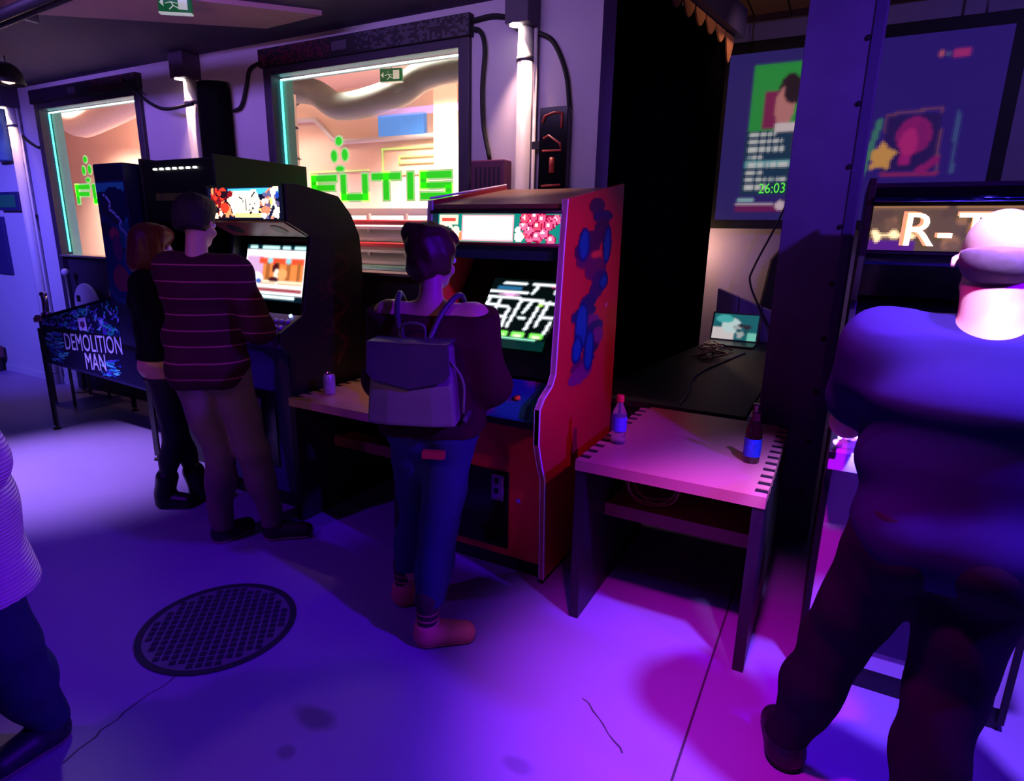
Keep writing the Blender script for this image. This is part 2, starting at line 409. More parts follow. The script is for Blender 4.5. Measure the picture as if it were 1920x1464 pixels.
# office behind the windows
struct(box('wall_office_back', -14.5, -1.75, 6.0, 6.15, 0, 3.45, M_office))
struct(box('wall_office_left', -14.5, -14.35, 3.5, 6.0, 0, 3.45, M_office))
struct(box('ceiling_office', -14.5, -1.75, 3.5, 6.15, 3.3, 3.45, M_office))
struct(box('wall_office_front', -14.5, -1.75, 3.42, 3.5, 2.9, 3.45, M_office))
for x in (-9.6, -6.6, -3.6):
    ol = area('office_lamp', (x, 5.0, 3.26), (x, 5.5, 0), (1.0, 0.79, 0.69), 290, 1.6, 0.5); ol.data.spread = math.radians(105)

def window(n, x0, x1):
    root = bpy.data.objects.new('window_%d' % n, None); C.objects.link(root); root.location = ((x0+x1)/2, YW, ZS); struct(root)
    ch = []
    f = 0.075
    bm = bmesh.new()
    bm_box(bm, x0, x0+f, YW-0.03, YW+0.16, 0.0, ZT); bm_box(bm, x1-f, x1, YW-0.03, YW+0.16, 0.0, ZT)
    bm_box(bm, x0+f, x1-f, YW-0.03, YW+0.16, ZT-0.05, ZT)
    ch.append(obj('window_frame', bm, M_frame, root, 0.004))
    ch.append(box('window_sill', x0+f, x1-f, YW-0.045, YW+0.16, ZS-0.012, ZS+0.004, mat('sill_metal', rgb(215, 205, 205), .25, .8), root))
    ch.append(box('lower_panel', x0+f, x1-f, YW+0.02, YW+0.12, 0.0, ZS-0.014, M_frame, root))
    gm = bpy.data.materials.get('glass')
    if not gm:
        gm = bpy.data.materials.new('glass'); gm.use_nodes = True; nt = gm.node_tree; nt.nodes.clear()
        out = nt.nodes.new('ShaderNodeOutputMaterial'); mx = nt.nodes.new('ShaderNodeMixShader'); tr = nt.nodes.new('ShaderNodeBsdfTransparent'); gl = nt.nodes.new('ShaderNodeBsdfGlossy')
        tr.inputs[0].default_value = (.96, .98, .97, 1); gl.inputs['Roughness'].default_value = 0.02
        mx.inputs[0].default_value = 0.04; nt.links.new(tr.outputs[0], mx.inputs[1]); nt.links.new(gl.outputs[0], mx.inputs[2]); nt.links.new(mx.outputs[0], out.inputs[0])
    ch.append(box('pane', x0+f, x1-f, YW+0.06, YW+0.068, ZS+0.004, ZT-0.05, gm, root))
    # printed strip above the opening
    cv = Canvas(96, 8, (22, 12, 26)); R = random.Random(n)
    for i in range(96):
        for j in range(8):
            t = i/96
            if n == 2 and t > 0.5 and R.random() < 0.45: cv.a[j, i] = rgb(70, 62, 76)
            elif t < 0.38 and R.random() < 0.5: cv.a[j, i] = rgb(84, 16, 48) if n == 2 else rgb(40, 14, 60)
            elif n == 1 and t > 0.6 and R.random() < .4: cv.a[j, i] = rgb(80, 16, 40)
    cv.rect(0.40, 0.47, 0.3, 0.7, (80, 70, 90))
    ch.append(box('strip_board', x0-0.015, x1+0.015, YW-0.05, YW, ZT, ZT+0.115, M_dark, root))
    ch.append(printed('strip_print', cv, (x0-.01, YW-.052, ZT+.004), (x1+.01, YW-.052, ZT+.004), (x0-.01, YW-.052, ZT+.111), print_mat('strip_ink', 0, .5), root))
    # led tubes inside the reveal
    led = mat('led_teal', (.1, .8, .7), emit=(0.10, 0.85, 0.70), estr=2.2); ledw = mat('led_cyan', (.5, .9, .9), emit=(0.45, 0.95, 0.95), estr=5)
    ch.append(tube('led_strip', [(x0+f+.012, YW+.05, ZS+.03), (x0+f+.012, YW+.05, ZT-.07)], 0.008, led, root))
    ch.append(tube('led_strip', [(x0+f+.012, YW+.05, ZT-.066), (x1-f-.01, YW+.05, ZT-.066)], 0.006, ledw, root))
    # wide reveal lining on the side that is turned to the room
    ch.append(box('reveal_lining', x0+f, x0+f+0.008, YW+0.075, YW+0.16, ZS+.004, ZT-0.05, mat('reveal_teal', rgb(120, 190, 176), .5), root))
    inv = Matrix.Translation(root.location).inverted()
    for c in ch: c.matrix_parent_inverse = inv
    return root
win1 = window(1, *W1); win2 = window(2, *W2)

# lettering cut from green film on the panes; its glow is added for brightness
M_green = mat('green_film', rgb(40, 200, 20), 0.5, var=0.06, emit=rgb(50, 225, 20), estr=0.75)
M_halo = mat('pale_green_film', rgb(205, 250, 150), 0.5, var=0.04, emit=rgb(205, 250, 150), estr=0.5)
def stroke_word(x0, x1, z0, z1, letters, parent, halo=True):
    n = len(letters); units = {'F': 1.0, 'U': 1.0, 'T': 1.0, 'I': 0.35, 'S': 1.0}; gap = 0.16
    tot = sum(units[c] for c in letters)+gap*(n-1); u = (x1-x0)/tot; x = x0; H = z1-z0; th = H*0.24
    for c in letters:
        w = units[c]*u; a, b = x, x+w; t2 = th*1.15
        segs = {'F': [(a, b, z1-th, z1), (a, a+t2, z0, z1), (a, b-.02, z0+H*.40, z0+H*.40+th*.9)],
                'U': [(a, a+t2, z0, z1), (b-t2, b, z0, z1), (a, b, z0, z0+th)],
                'T': [(a, b, z1-th, z1), ((a+b)/2-t2/2, (a+b)/2+t2/2, z0, z1)],
                'I': [((a+b)/2-t2/2, (a+b)/2+t2/2, z0, z1)],
                'S': [(a, b, z1-th, z1), (a, a+t2, z0+H*.42, z1), (a, b, z0+H*.40, z0+H*.40+th*.85), (b-t2, b, z0, z0+H*.5), (a, b, z0, z0+th)]}[c]
        bm = bmesh.new(); bh = bmesh.new(); e = 0.012
        for (p, q, r, s) in segs:
            bm_box(bm, p, q, YW+.0535, YW+.0550, r, s); bm_box(bh, p-e, q+e, YW+.0562, YW+.0575, r-e, s+e)
        l = obj('letter', bm, M_green, parent); l.matrix_parent_inverse = Matrix.Translation(parent.location).inverted()
        hh = obj('letter_outline', bh, M_halo, parent); hh.matrix_parent_inverse = l.matrix_parent_inverse
        x = b+gap*u
def ball_mark(cx, cz, parent):
    for dx, dz, rx, rz in ((0, .095, .030, .027), (-.05, 0, .027, .037), (.05, 0.005, .027, .037), (0, -.085, .036, .016)):
        for nm, m, e, y in (('ball_patch', M_green, 0, .0535), ('patch_outline', M_halo, .012, .0562)):
            bm = bmesh.new(); bm_prism(bm, [(cx+dx+(rx+e)*math.cos(t*PI/8), cz+dz+(rz+e)*math.sin(t*PI/8)) for t in range(16)], 'y', YW+y, YW+y+.0013)
            o = obj(nm, bm, m, parent); o.matrix_parent_inverse = Matrix.Translation(parent.location).inverted()
stroke_word(-3.46, -2.25, 1.845, 2.015, 'FUTIS', win2); ball_mark(-3.18, 2.14, win2)
stroke_word(-6.54, -5.33, 1.845, 2.015, 'FUTIS', win1); ball_mark(-6.31, 2.14, win1)

# ---- office contents seen through the panes
t = thing('ventilation_duct', 'large grey ventilation duct bending under the ceiling behind the window', 'duct', (-4.6, 5.0, 3.0))
tube('duct_run', spline([(-7.2, 5.2, 3.10), (-5.4, 5.15, 3.10), (-4.7, 5.0, 2.86), (-3.9, 4.9, 2.9), (-3.4, 4.9, 3.05), (-1.9, 4.9, 3.08)], 6), 0.13, M_duct, t, 16)
for x in (-6.9, -5.7, -3.2): tube('duct_hanger', [(x, 5.1, 3.15), (x, 5.1, 3.30)], .01, M_grey, t)
for x in (-6.6, -5.6): tube('duct_collar', [(x, 5.18, 3.10), (x+.04, 5.18, 3.10)], 0.145, M_duct, t, 16)
rebase(t)
t = thing('pipe_run', 'thin pale pipe stepping down along the office wall', 'pipe', (-5.2, 5.5, 2.8))
tube('pipe_run_tube', spline([(x, 5.95, z) for x, z in ((-7.0, 2.98), (-6.1, 2.98), (-5.95, 2.92), (-5.7, 2.72), (-5.5, 2.70), (-4.1, 2.70))], 5), 0.03, M_pipe, t); rebase(t)
t = thing('ventilation_duct', 'pale corrugated duct elbow behind the smaller window pane', 'duct', (-8.6, 4.6, 3.0))
tube('duct_elbow', spline([(-9.9, 4.9, 3.3), (-9.3, 4.9, 2.98), (-8.7, 4.9, 3.02), (-7.6, 4.9, 3.22)], 7), 0.17, mat('pale_duct', rgb(205, 190, 180), .5), t, 14)
rebase(t)
tag(box('wall_sign', -5.0, -4.35, 5.93, 5.99, 2.72, 2.95, mat('blue_sign', rgb(70, 130, 210), .4, emit=rgb(90, 150, 230), estr=.6)), 'pale blue glowing sign below the office duct', 'sign')
box('office_pillar', -4.05, -3.75, 5.7, 6.0, 0, 3.3, M_office); tag(bpy.data.objects['office_pillar'], 'square cream pillar on the office back wall', 'pillar')
tag(box('notice_board', -10.4, -9.5, 5.95, 5.995, 0.9, 1.75, mat('board_pink', rgb(236, 186, 164), .7)), 'salmon pink board on the office wall seen through the smaller window', 'board')
t = thing('poster_rack', 'narrow rack of red and pink posters beside the office window', 'rack', (-4.3, 4.1, 0))
box('rack_upright', -4.62, -4.59, 4.0, 4.04, 0, 2.75, M_white, t); box('rack_upright', -4.32, -4.29, 4.0, 4.04, 0, 2.75, M_white, t)
for i, (z, c) in enumerate(((1.65, (220, 150, 140)), (1.95, (225, 120, 110)), (2.25, (190, 60, 90)), (2.5, (215, 70, 110)))):
    box('poster', -4.585, -4.325, 4.01, 4.03, z, z+.2, mat('poster_%d' % i, rgb(*c), .5, var=.4, scale=30), t); box('rack_shelf', -4.62, -4.29, 3.98, 4.06, z-.02, z-.005, M_white, t)
rebase(t)
# slatted white barrier with coloured rails
t = thing('slatted_barrier', 'white slatted barrier with red and mint rails behind the window', 'barrier', (-3.4, 4.4, 0))
for i in range(5): box('barrier_post', -4.3+i*.42, -4.27+i*.42, 4.40, 4.43, 0, 1.80, M_white, t)
for i, z in enumerate((1.26, 1.36, 1.46, 1.56, 1.66)):
    bm = bmesh.new(); bm_prism(bm, [(4.30, z), (4.52, z+.10), (4.52, z+.125), (4.30, z+.025)], 'x', -4.3, -2.55); obj('slat', bm, M_white, t)
for z, m in ((1.335, M_mint), (1.53, M_red), (1.72, M_red)): tube('rail', [(-4.3, 4.26, z), (-2.55, 4.26, z)], 0.022, m, t)
box('barrier_panel', -4.3, -2.5, 4.55, 4.58, 0, 1.85, M_white, t)
rebase(t)
t = thing('framed_poster', 'red bordered notice on the office back wall near the pillar', 'poster', (-3.3, 5.97, 1.7))
box('poster_sheet', -3.7, -2.7, 5.97, 5.99, 1.55, 2.0, mat('salmon', rgb(232, 140, 120), .6), t); box('poster_border', -3.72, -2.68, 5.985, 5.998, 1.53, 2.02, M_red, t); rebase(t)
# pale green outline strokes on the far side of the office
M_gout = mat('far_green_outline', rgb(196, 236, 140), .5, emit=rgb(190, 236, 130), estr=.35)
t = thing('outline_mark', 'pale green outline strokes on the office back wall', 'sign', (-4.2, 5.97, 2.4))
for (x0, x1, z0, z1) in ((-5.0, -4.1, 2.58, 2.60), (-4.75, -4.15, 2.49, 2.51), (-4.75, -4.15, 2.42, 2.44), (-4.75, -4.73, 2.42, 2.5), (-4.17, -4.15, 2.42, 2.5), (-5.0, -4.98, 2.3, 2.6), (-4.9, -4.2, 2.30, 2.32), (-6.2, -5.2, 2.36, 2.375)):
    box('outline_stroke', x0, x1, 5.975, 5.985, z0, z1, M_gout, t)
rebase(t)
def exit_sign(loc, w, h, rot, label):
    t = thing('exit_sign', label, 'sign', loc)
    d = 0.03
    gm = mat('exit_green', rgb(10, 110, 60), .4, emit=rgb(10, 120, 70), estr=.25); wm = mat('exit_white', rgb(220, 235, 225), .4, emit=rgb(215, 240, 225), estr=.35)
    L = []
    L.append(box('sign_housing', -w/2, w/2, -d/2, d/2, 0, h, gm, t, .002)); L.append(box('light_edge', -w/2, w/2, -d/2, d/2, -.008, 0, wm, t))
    bm = bmesh.new(); bm_box(bm, w*.12, w*.40, -d/2-.002, -d/2, h*.16, h*.84); L.append(obj('door_symbol', bm, wm, t))
    bm = bmesh.new()
    for (ax, az, bx, bz, r) in ((-.06, .55, -.02, .36, .035), (-.02, .36, -.10, .14, .03), (-.02, .36, .08, .22, .03), (-.06, .55, .06, .48, .022), (-.06, .55, -.17, .46, .022)):
        bm_tube(bm, [(ax*w*1.6, -d/2-.001, az*h), (bx*w*1.6, -d/2-.001, bz*h)], r*h, 6)
    bm_tube(bm, [(-.07*w*1.6, -d/2-.001, .70*h), (-.07*w*1.6, -d/2-.001, .72*h)], .07*h, 8)
    L.append(obj('runner_symbol', bm, wm, t))
    bm = bmesh.new(); bm_prism(bm, [(-w*.45, h*.5), (-w*.33, h*.72), (-w*.33, h*.28)], 'y', -d/2-.002, -d/2); L.append(obj('arrow_symbol', bm, wm, t))
    L.append(tube('hanger', [(0, 0, h), (0, 0, h+(.006 if loc[1] < 3 else .34))], .006, M_grey, t))
    t.rotation_euler = (0, 0, rot); return t
exit_sign((-3.42, 2.40, 2.775), 0.17, 0.09, math.radians(35), 'green running figure exit sign hanging from the mauve ceiling panel')
exit_sign((-3.55, 4.4, 2.86), 0.20, 0.10, 0.2, 'small green exit sign hanging in the bright office')

# mauve drop panel under the dark ceiling
prism('trim_1', [(-5.6, 1.55), (-4.47, 2.29), (-3.44, 3.03), (-2.93, 3.0), (-3.44, 2.49), (-3.9, 1.5)], 'z', 2.872, 2.899, M_soffit); struct(bpy.data.objects['trim_1'])
t = thing('ceiling_conduit', 'dark twin conduit running under the ceiling beside the mauve panel', 'conduit', (-4.3, 2.1, 2.82))
tube('conduit_tube', [(-6.2, 2.26, 2.82), (-3.3, 2.04, 2.82)], .022, M_dark, t); tube('conduit_tube', [(-6.2, 2.16, 2.80), (-3.3, 1.95, 2.80)], .03, M_dark, t)
for x in (-5.5, -4.6, -3.7): box('conduit_clip', x, x+.03, 1.95, 2.28, 2.84, 2.899, M_grey, t)
rebase(t)
t = thing('pendant_lamp', 'dark dome pendant lamp with a warm bulb under the ceiling', 'lamp', (-5.95, 2.68, 2.9))
lathe('lamp_shade', [(.035, .15), (.07, .13), (.10, .08), (.115, .02), (.115, 0.0), (.11, 0.0), (.10, .02), (.03, .10)], (-5.95, 2.68, 2.70), M_dark, t); lathe('bulb', [(.01, 0), (.04, .01), (.05, .035), (.03, .07)], (-5.95, 2.68, 2.70), mat('bulb_dim', (1, .7, .6), emit=(1, .65, .55), estr=1.5), t)
tube('lamp_cord', [(-5.95, 2.68, 2.84), (-5.95, 2.68, 2.9)], .006, M_rubber, t); rebase(t)

# ---- wall pipes with downlights
def downlight(x, w, label, plabel, zbot, power=22):
    t = thing('wall_downlight', label, 'lamp', (x, YW, 2.72), 'box downlights on the wall pipes')
    box('lamp_housing', x-w/2-.01, x+w/2+.01, YW-.15, YW-.002, 2.72, 2.898, mat('lamp_box', rgb(74, 62, 84), .5), t, .004)
    lathe('lamp_lens', [(.02, -.004), (.034, -.004), (.034, .006)], (x-.02, YW-.115, 2.718), M_warm, t, 16); rebase(t)
    spot('downlight_beam', (x-.02, YW-.115, 2.705), (x-.0, YW-.06, 0), (1.0, 0.60, 0.50), power, 66, 0.8, 0.02)
    p = thing('wall_pipe', plabel, 'pipe', (x, YW, zbot), 'painted pipes down the wall')
    tube('pipe_body', [(x+.005, YW-.045, zbot), (x+.005, YW-.045, 2.72)], w*.36, M_pipe, p, 14)
    tube('pipe_side_line', [(x+w*.5, YW-.03, zbot), (x+w*.5, YW-.03, 2.72)], .012, M_pipe, p, 8)
    for z in (zbot+.12, 2.55): tube('pipe_clamp', [(x+.005, YW-.045, z), (x+.005, YW-.045, z+.025)], w*.41, M_grey, p, 14)
    rebase(p)
downlight(-1.70, .12, 'box downlight beside the black sign, above the red cabinet', 'pale pipe between the slotted box and the black sign', 0, 42)
downlight(-4.56, .14, 'box downlight on the pipe beside the black wall speaker', 'pale pipe beside the black wall speaker', 0)
downlight(-7.26, .14, 'box downlight above the blue speaker by the pinball machine', 'pale pipe beside the small green display', 0)

# ---- things on the wall
t = thing('wall_speaker', 'black upright column speaker beside the large window', 'speaker', (-4.28, YW, 2.07), 'column speakers on the wall')
def column_speaker(t, x, m):
    bm = bmesh.new(); bm_prism(bm, [(x+.14*math.cos(a*PI/10), YW-.04-.13*math.sin(a*PI/10)) for a in range(11)], 'z', 2.07, 2.67)
    obj('speaker_body', bm, m, t, .006); box('wall_bracket', x-.05, x+.05, YW-.045, YW, 2.2, 2.55, M_dark, t)
    for s in (-1, 1): tube('speaker_wire', spline([(x+s*.03, YW-.06, 2.075), (x+s*.05, YW-.05, 2.0), (x+s*.02, YW-.04, 1.93), (x+s*.03, YW-.02, 1.7)], 5), .007, M_rubber, t, 6)
    rebase(t)
column_speaker(t, -4.28, mat('matte_black_cloth', rgb(7, 7, 9), .95, spec=.1))
t = thing('wall_speaker', 'blue tinted column speaker above the small green display', 'speaker', (-7.56, YW, 2.25), 'column speakers on the wall')
M_bluespk = mat('blue_speaker', rgb(20, 60, 120), .5)
bm = bmesh.new(); bm_prism(bm, [(-7.55+.15*math.cos(a*PI/10), YW-.04-.12*math.sin(a*PI/10)) for a in range(11)], 'z', 2.25, 2.84); obj('speaker_body', bm, M_bluespk, t, .006); box('wall_bracket', -7.6, -7.5, YW-.045, YW, 2.4, 2.7, M_dark, t); rebase(t)
t = thing('display_box', 'small framed green display mounted beside the pipe', 'display', (-7.58, YW, 1.78))
box('display_frame', -7.83, -7.36, YW-.07, YW, 1.78, 1.96, mat('navy_plastic', rgb(40, 40, 90), .5), t, .006); box('display_glass', -7.76, -7.43, YW-.074, YW-.07, 1.81, 1.93, mat('display_green', rgb(30, 90, 80), .3, emit=rgb(20, 90, 80), estr=.15), t); rebase(t)
tag(box('wall_board', -8.6, -7.87, YW-.03, YW, 1.12, 1.72, mat('indigo_board', rgb(48, 36, 96), .7), None, .004), 'indigo rectangular board hung below the small green display', 'board')
def cord(name, pts, r, label, y=YW-.02):
    o = tube(name, spline([(x, y, z) for x, z in pts], 6), r, M_rubber); tag(o, label, 'cable', 'black cables on the back wall'); return o
cord('wall_cable', [(-5.25, 2.77), (-5.02, 2.62), (-4.85, 2.54), (-4.7, 2.515), (-4.42, 2.53)], .013, 'black cable sagging from the smaller window to the black speaker', YW-.14)
cord('wall_cable', [(-4.13, 2.48), (-4.04, 2.51), (-3.97, 2.64), (-3.92, 2.74), (-3.79, 2.775)], .013, 'black cable curling from the black speaker to the large window')
cord('wall_cable', [(-2.05, 2.81), (-1.91, 2.815), (-1.77, 2.78)], .013, 'short black cable from the window strip to the box downlight')
cord('wall_cable', [(-2.06, 2.77), (-2.0, 2.745), (-1.97, 2.65), (-1.985, 2.45), (-1.975, 2.25), (-1.93, 2.06)], .013, 'long black cable hanging down to the maroon slotted box')
cord('wall_cable', [(-1.64, 2.70), (-1.54, 2.64), (-1.46, 2.48), (-1.43, 2.30)], .013, 'black cable arching from the downlight to the black sign')
cord('wall_cable', [(-7.2, 2.48), (-7.1, 2.42), (-6.95, 2.36), (-6.88, 2.36)], .012, 'black cable from the blue speaker to the smaller window')
cord('wall_cable', [(-7.36, 1.87), (-7.28, 1.86), (-7.28, 1.64), (-7.21, 1.63), (-7.18, 1.74)], .010, 'looped black cable beside the small green display')
t = thing('slotted_box', 'maroon slotted wall box above the red arcade cabinet', 'box', (-1.9, YW, 1.8))
M_mar = mat('maroon_metal', rgb(92, 34, 72), .5)
bm = bmesh.new(); bm_box(bm, -2.02, -1.79, YW-.09, YW-.001, 1.80, 2.05); obj('box_body', bm, M_mar, t, .008)
for i in range(6): box('slot', -1.985+i*.03, -1.972+i*.03, YW-.0915, YW-.0895, 1.84, 2.01, M_dark, t)
rebase(t)
t = thing('neon_sign', 'tall black sign panel with dim red line shapes', 'sign', (-1.5, YW, 1.8))
box('sign_panel', -1.59, -1.42, YW-.06, YW-.012, 1.80, 2.31, M_blackgl, t, .004); box('sign_bracket', -1.64, -1.585, YW-.05, YW-.02, 2.10, 2.14, M_dark, t); box('sign_mount', -1.55, -1.46, YW-.012, YW, 1.85, 2.25, M_dark, t)
M_neon = mat('dim_neon', rgb(120, 40, 44), .4, emit=rgb(150, 40, 44), estr=.18)
def neon(pts, r=.006): tube('neon_line', [(x, YW-.066, z) for x, z in pts], r, M_neon, t, 6)
neon(spline([(-1.565, 2.24, 0), (-1.55, 2.27, 0), (-1.50, 2.28, 0), (-1.46, 2.275, 0)], 4) and [(-1.57, 2.23), (-1.555, 2.265), (-1.50, 2.28), (-1.452, 2.275)]); neon([(-1.452, 2.275), (-1.455, 2.20)]); neon([(-1.56, 2.15), (-1.53, 2.165), (-1.46, 2.12), (-1.452, 2.085), (-1.565, 2.085)]); neon([(-1.505, 2.05), (-1.505, 1.97)], .014); neon([(-1.565, 1.90), (-1.45, 1.905)])
rebase(t)

# ================================================================== arcade machines
EM = print_mat('backlit_print', 2.0); SCR = print_mat('monitor_picture', 1.7); ART = print_mat('printed_art', 0, .35)
M_redlam = mat('red_laminate', rgb(196, 40, 52), 0.35, var=0.05)
M_molding = mat('lilac_molding', rgb(232, 224, 250), 0.4)
M_topwood = mat('brown_top_panel', rgb(120, 84, 66), 0.45, var=0.2, scale=5)

def strip_along(name, pts, x0, x1, th, m, parent):
    """edge trim following a (y,z) profile"""
    bm = bmesh.new(); ra = []
    for i, p in enumerate(pts):
        a = Vector(pts[max(i-1, 0)]); b = Vector(pts[min(i+1, len(pts)-1)]); d = (b-a).normalized(); n = Vector((d.y, -d.x))
        q = Vector(p); ra.append([bm.verts.new((x, y, z)) for x, (y, z) in ((x0, q), (x1, q), (x1, q+n*th), (x0, q+n*th))])
    for a, b in zip(ra, ra[1:]):
        for k in range(4): bm.faces.new((a[k], a[(k+1) % 4], b[(k+1) % 4], b[k]))
    bm.faces.new(ra[0][::-1]); bm.faces.new(ra[-1])
    return obj(name, bm, m, parent, smooth=False)
def buttons(parent, pts, r, h, m, nrm=(0, -.3, 1)):
    n = Vector(nrm).normalized()
    for p in pts: tube('button', [Vector(p), Vector(p)+n*h], r, m, parent, 12)
def joystick(parent, p, hgt, m_ball, nrm=(0, -.25, 1), r=.018):
    n = Vector(nrm).normalized(); p = Vector(p)
    tube('joystick_shaft', [p, p+n*hgt], .005, M_chrome, parent, 8)
    bm = bmesh.new(); bmesh.ops.create_uvsphere(bm, u_segments=14, v_segments=9, radius=r, matrix=Matrix.Translation(p+n*(hgt+r*.6))); obj('joystick_ball', bm, m_ball, parent, smooth=True)

# ---- red cabinet
RX0, RX1 = -1.79, -1.07
t = thing('arcade_cabinet', 'red upright arcade cabinet with blue side artwork and lit marquee', 'arcade machine', (-1.43, 2.8, 0))
front = [(2.36, 0.03), (2.335, .55), (2.30, .62), (2.275, .69), (2.258, .74), (2.258, .90), (2.30, .945), (2.38, .985), (2.41, 1.03), (2.42, 1.18), (2.45, 1.59), (2.47, 1.78)]
prof = front+[(3.21, 1.90), (3.22, .02)]
prism('side_panel', prof, 'x', RX1-.02, RX1, M_redlam, t); prism('side_panel', prof, 'x', RX0, RX0+.02, M_redlam, t)
for x in (RX1, RX0+.02): strip_along('edge_molding', front, x-.023, x+.003, .010, M_molding, t)
box('front_panel', RX0+.02, RX1-.02, 2.385, 2.405, .09, .80, M_redlam, t)
box('plinth', RX0+.02, RX1-.02, 2.42, 3.19, 0, .09, M_black, t)
box('back_panel', RX0+.02, RX1-.02, 3.18, 3.205, .09, 1.86, M_black, t)
d = box('coin_door', -1.60, -1.275, 2.375, 2.386, .13, .53, M_blackgl, t, .003)
def dsub(o): o.parent = d; return o
dsub(box('coin_slot_plate', -1.365, -1.30, 2.366, 2.376, .38, .51, mat('coin_plate', rgb(120, 96, 150), .35, .5), None, .003))
for z in (.47, .42): dsub(box('coin_slot', -1.345, -1.325, 2.363, 2.367, z, z+.025, M_black))
lk = lathe('lock', [(.001, 0), (.012, 0), (.012, .01), (.001, .01)], (0, 0, 0), M_chrome, t, 12)
lk.matrix_local = Matrix.Translation((-1.22, 2.385, .40)) @ Matrix.Rotation(PI/2, 4, 'X')
prism('control_panel', [(2.275, .80), (2.275, .83), (2.44, .975), (2.46, .96), (2.405, .80)], 'x', RX0+.02, RX1-.02, M_black, t)
cv = Canvas(40, 16, (96, 30, 120)); cv.poly([(0.62, 0), (1, 0), (1, .8), (.9, .9)], (20, 90, 130)); cv.poly([(.5, .45), (.95, .55), (.8, 1), (.55, 1)], (24, 40, 140)); cv.ell(.8, .25, .15, .2, (30, 130, 150)); cv.blobs(14, 0, 1, 0, 1, .05, .14, [(24, 40, 140), (130, 20, 90), (20, 110, 140)], 3)
printed('panel_print', soft(cv), (RX0+.022, 2.2735, .832), (RX1-.022, 2.2735, .832), (RX0+.022, 2.4385, .9772), ART, t)
joystick(t, (-1.58, 2.36, .905), .05, mat('red_ball', rgb(190, 20, 30), .25)); buttons(t, [(-1.30, 2.36, .905), (-1.23, 2.36, .905)], .015, .012, mat('button_orange', rgb(230, 120, 40), .3))
# monitor bay
prism('monitor_bezel', [(2.47, .985), (2.50, .985), (2.93, 1.53), (2.90, 1.55)], 'x', RX0+.02, RX1-.02, M_blackgl, t)
cv = Canvas(52, 60, (3, 10, 10))
cv.rect(.0, 1, 0, .13, (2, 34, 34))
for x0, y0, x1, y1 in ((.18, .93, .48, .93), (.6, .93, .95, .93), (.02, .80, .55, .80), (.62, .80, .66, .9), (.92, .82, .95, .92), (.02, .72, .80, .70), (.02, .56, .04, .72), (.16, .46, .2, .68), (.06, .60, .34, .58), (.05, .44, .36, .43), (.42, .30, .50, .70), (.58, .52, .66, .70), (.54, .44, .62, .44), (.68, .28, .78, .70), (.80, .34, .88, .68), (.80, .66, .98, .66), (.84, .46, .98, .47), (.94, .24, .98, .40), (.34, .30, .36, .56)):
    cv.line(x0, y0, x1, y1, .017, (225, 235, 240))
for x0, x1 in ((.12, .30), (.36, .46), (.52, .70), (.76, .94)): cv.rect(x0, x1, .175, .235, (120, 235, 90)); cv.rect(x0+.04, x1-.04, .16, .20, (225, 250, 190))
cv.rect(.12, .86, .135, .155, (150, 240, 200)); cv.rect(.1, .45, .84, .88, (30, 90, 130)); cv.ell(.3, .76, .14, .02, (200, 140, 190)); cv.ell(.78, .63, .03, .02, (160, 220, 60)); cv.rect(.85, .97, .90, .915, (190, 40, 110))
def on(y, z, q=.0): return (y, z)
mo = printed('monitor', soft(cv, 1), (-1.60, 2.552, 1.085), (-1.20, 2.552, 1.085), (-1.60, 2.80, 1.399), SCR, t)
mo.location = (0, -.012, .012)
cv = Canvas(24, 40, (6, 16, 22)); cv.blobs(26, .1, .9, .05, .95, .03, .09, [(60, 10, 30), (8, 50, 60), (10, 30, 70), (30, 40, 10)], 5)
printed('bay_art', soft(cv), (RX1-.021, 2.46, 1.0), (RX1-.021, 2.92, 1.0), (RX1-.021, 2.46, 1.55), ART, t)
box('speaker_board', RX0+.02, RX1-.02, 2.47, 2.62, 1.52, 1.585, mat('teal_board', rgb(24, 60, 70), .5), t)
# marquee
cv = Canvas(96, 18, (10, 110, 100)); cv.rect(0, .05, 0, 1, (10, 30, 40)); cv.rect(.06, .22, .60, .95, (250, 200, 170)); cv.rect(.08, .20, .70, .85, (225, 60, 50)); cv.blobs(10, .05, .24, .05, .5, .10, .22, [(240, 120, 70), (250, 210, 180), (20, 120, 110)], 2)
cv.rect(.25, .66, .06, .95, (255, 150, 160)); cv.rect(.265, .645, .12, .90, (255, 250, 246)); cv.rect(.50, .52, .42, .47, (180, 160, 170))
R = random.Random(4)
for i in range(26):
    x, y = R.uniform(.72, .97), R.uniform(.12, .9); cv.ell(x, y, .036, .19, (120, 10, 50)); cv.ell(x, y, .030, .155, R.choice([(250, 70, 110), (255, 90, 130), (240, 60, 90)])); cv.ell(x-.006, y+.03, .013, .06, (255, 200, 200))
cv.ell(.70, .22, .035, .18, (255, 220, 200)); cv.ell(.69, .45, .02, .12, (255, 240, 230))
mq = printed('marquee', cv, (RX0+.022, 2.462, 1.592), (RX1-.022, 2.462, 1.592), (RX0+.022, 2.472, 1.722), EM, t)
box('marquee_backing', RX0+.02, RX1-.02, 2.476, 2.50, 1.585, 1.74, M_black, t)
tube('marquee_retainer', [(RX0+.02, 2.462, 1.727), (RX1-.02, 2.462, 1.727)], .008, M_black, t); tube('marquee_retainer', [(RX0+.02, 2.455, 1.587), (RX1-.02, 2.455, 1.587)], .008, mat('maroon_trim', rgb(110, 20, 40), .4), t)
prism('top_panel', [(2.478, 1.742), (3.20, 1.862), (3.20, 1.882), (2.478, 1.762)], 'x', RX0+.02, RX1-.02, M_topwood, t)
tube('top_trim', [(RX0+.012, 2.47, 1.79), (RX0+.012, 3.21, 1.908)], .006, M_molding, t, 6)
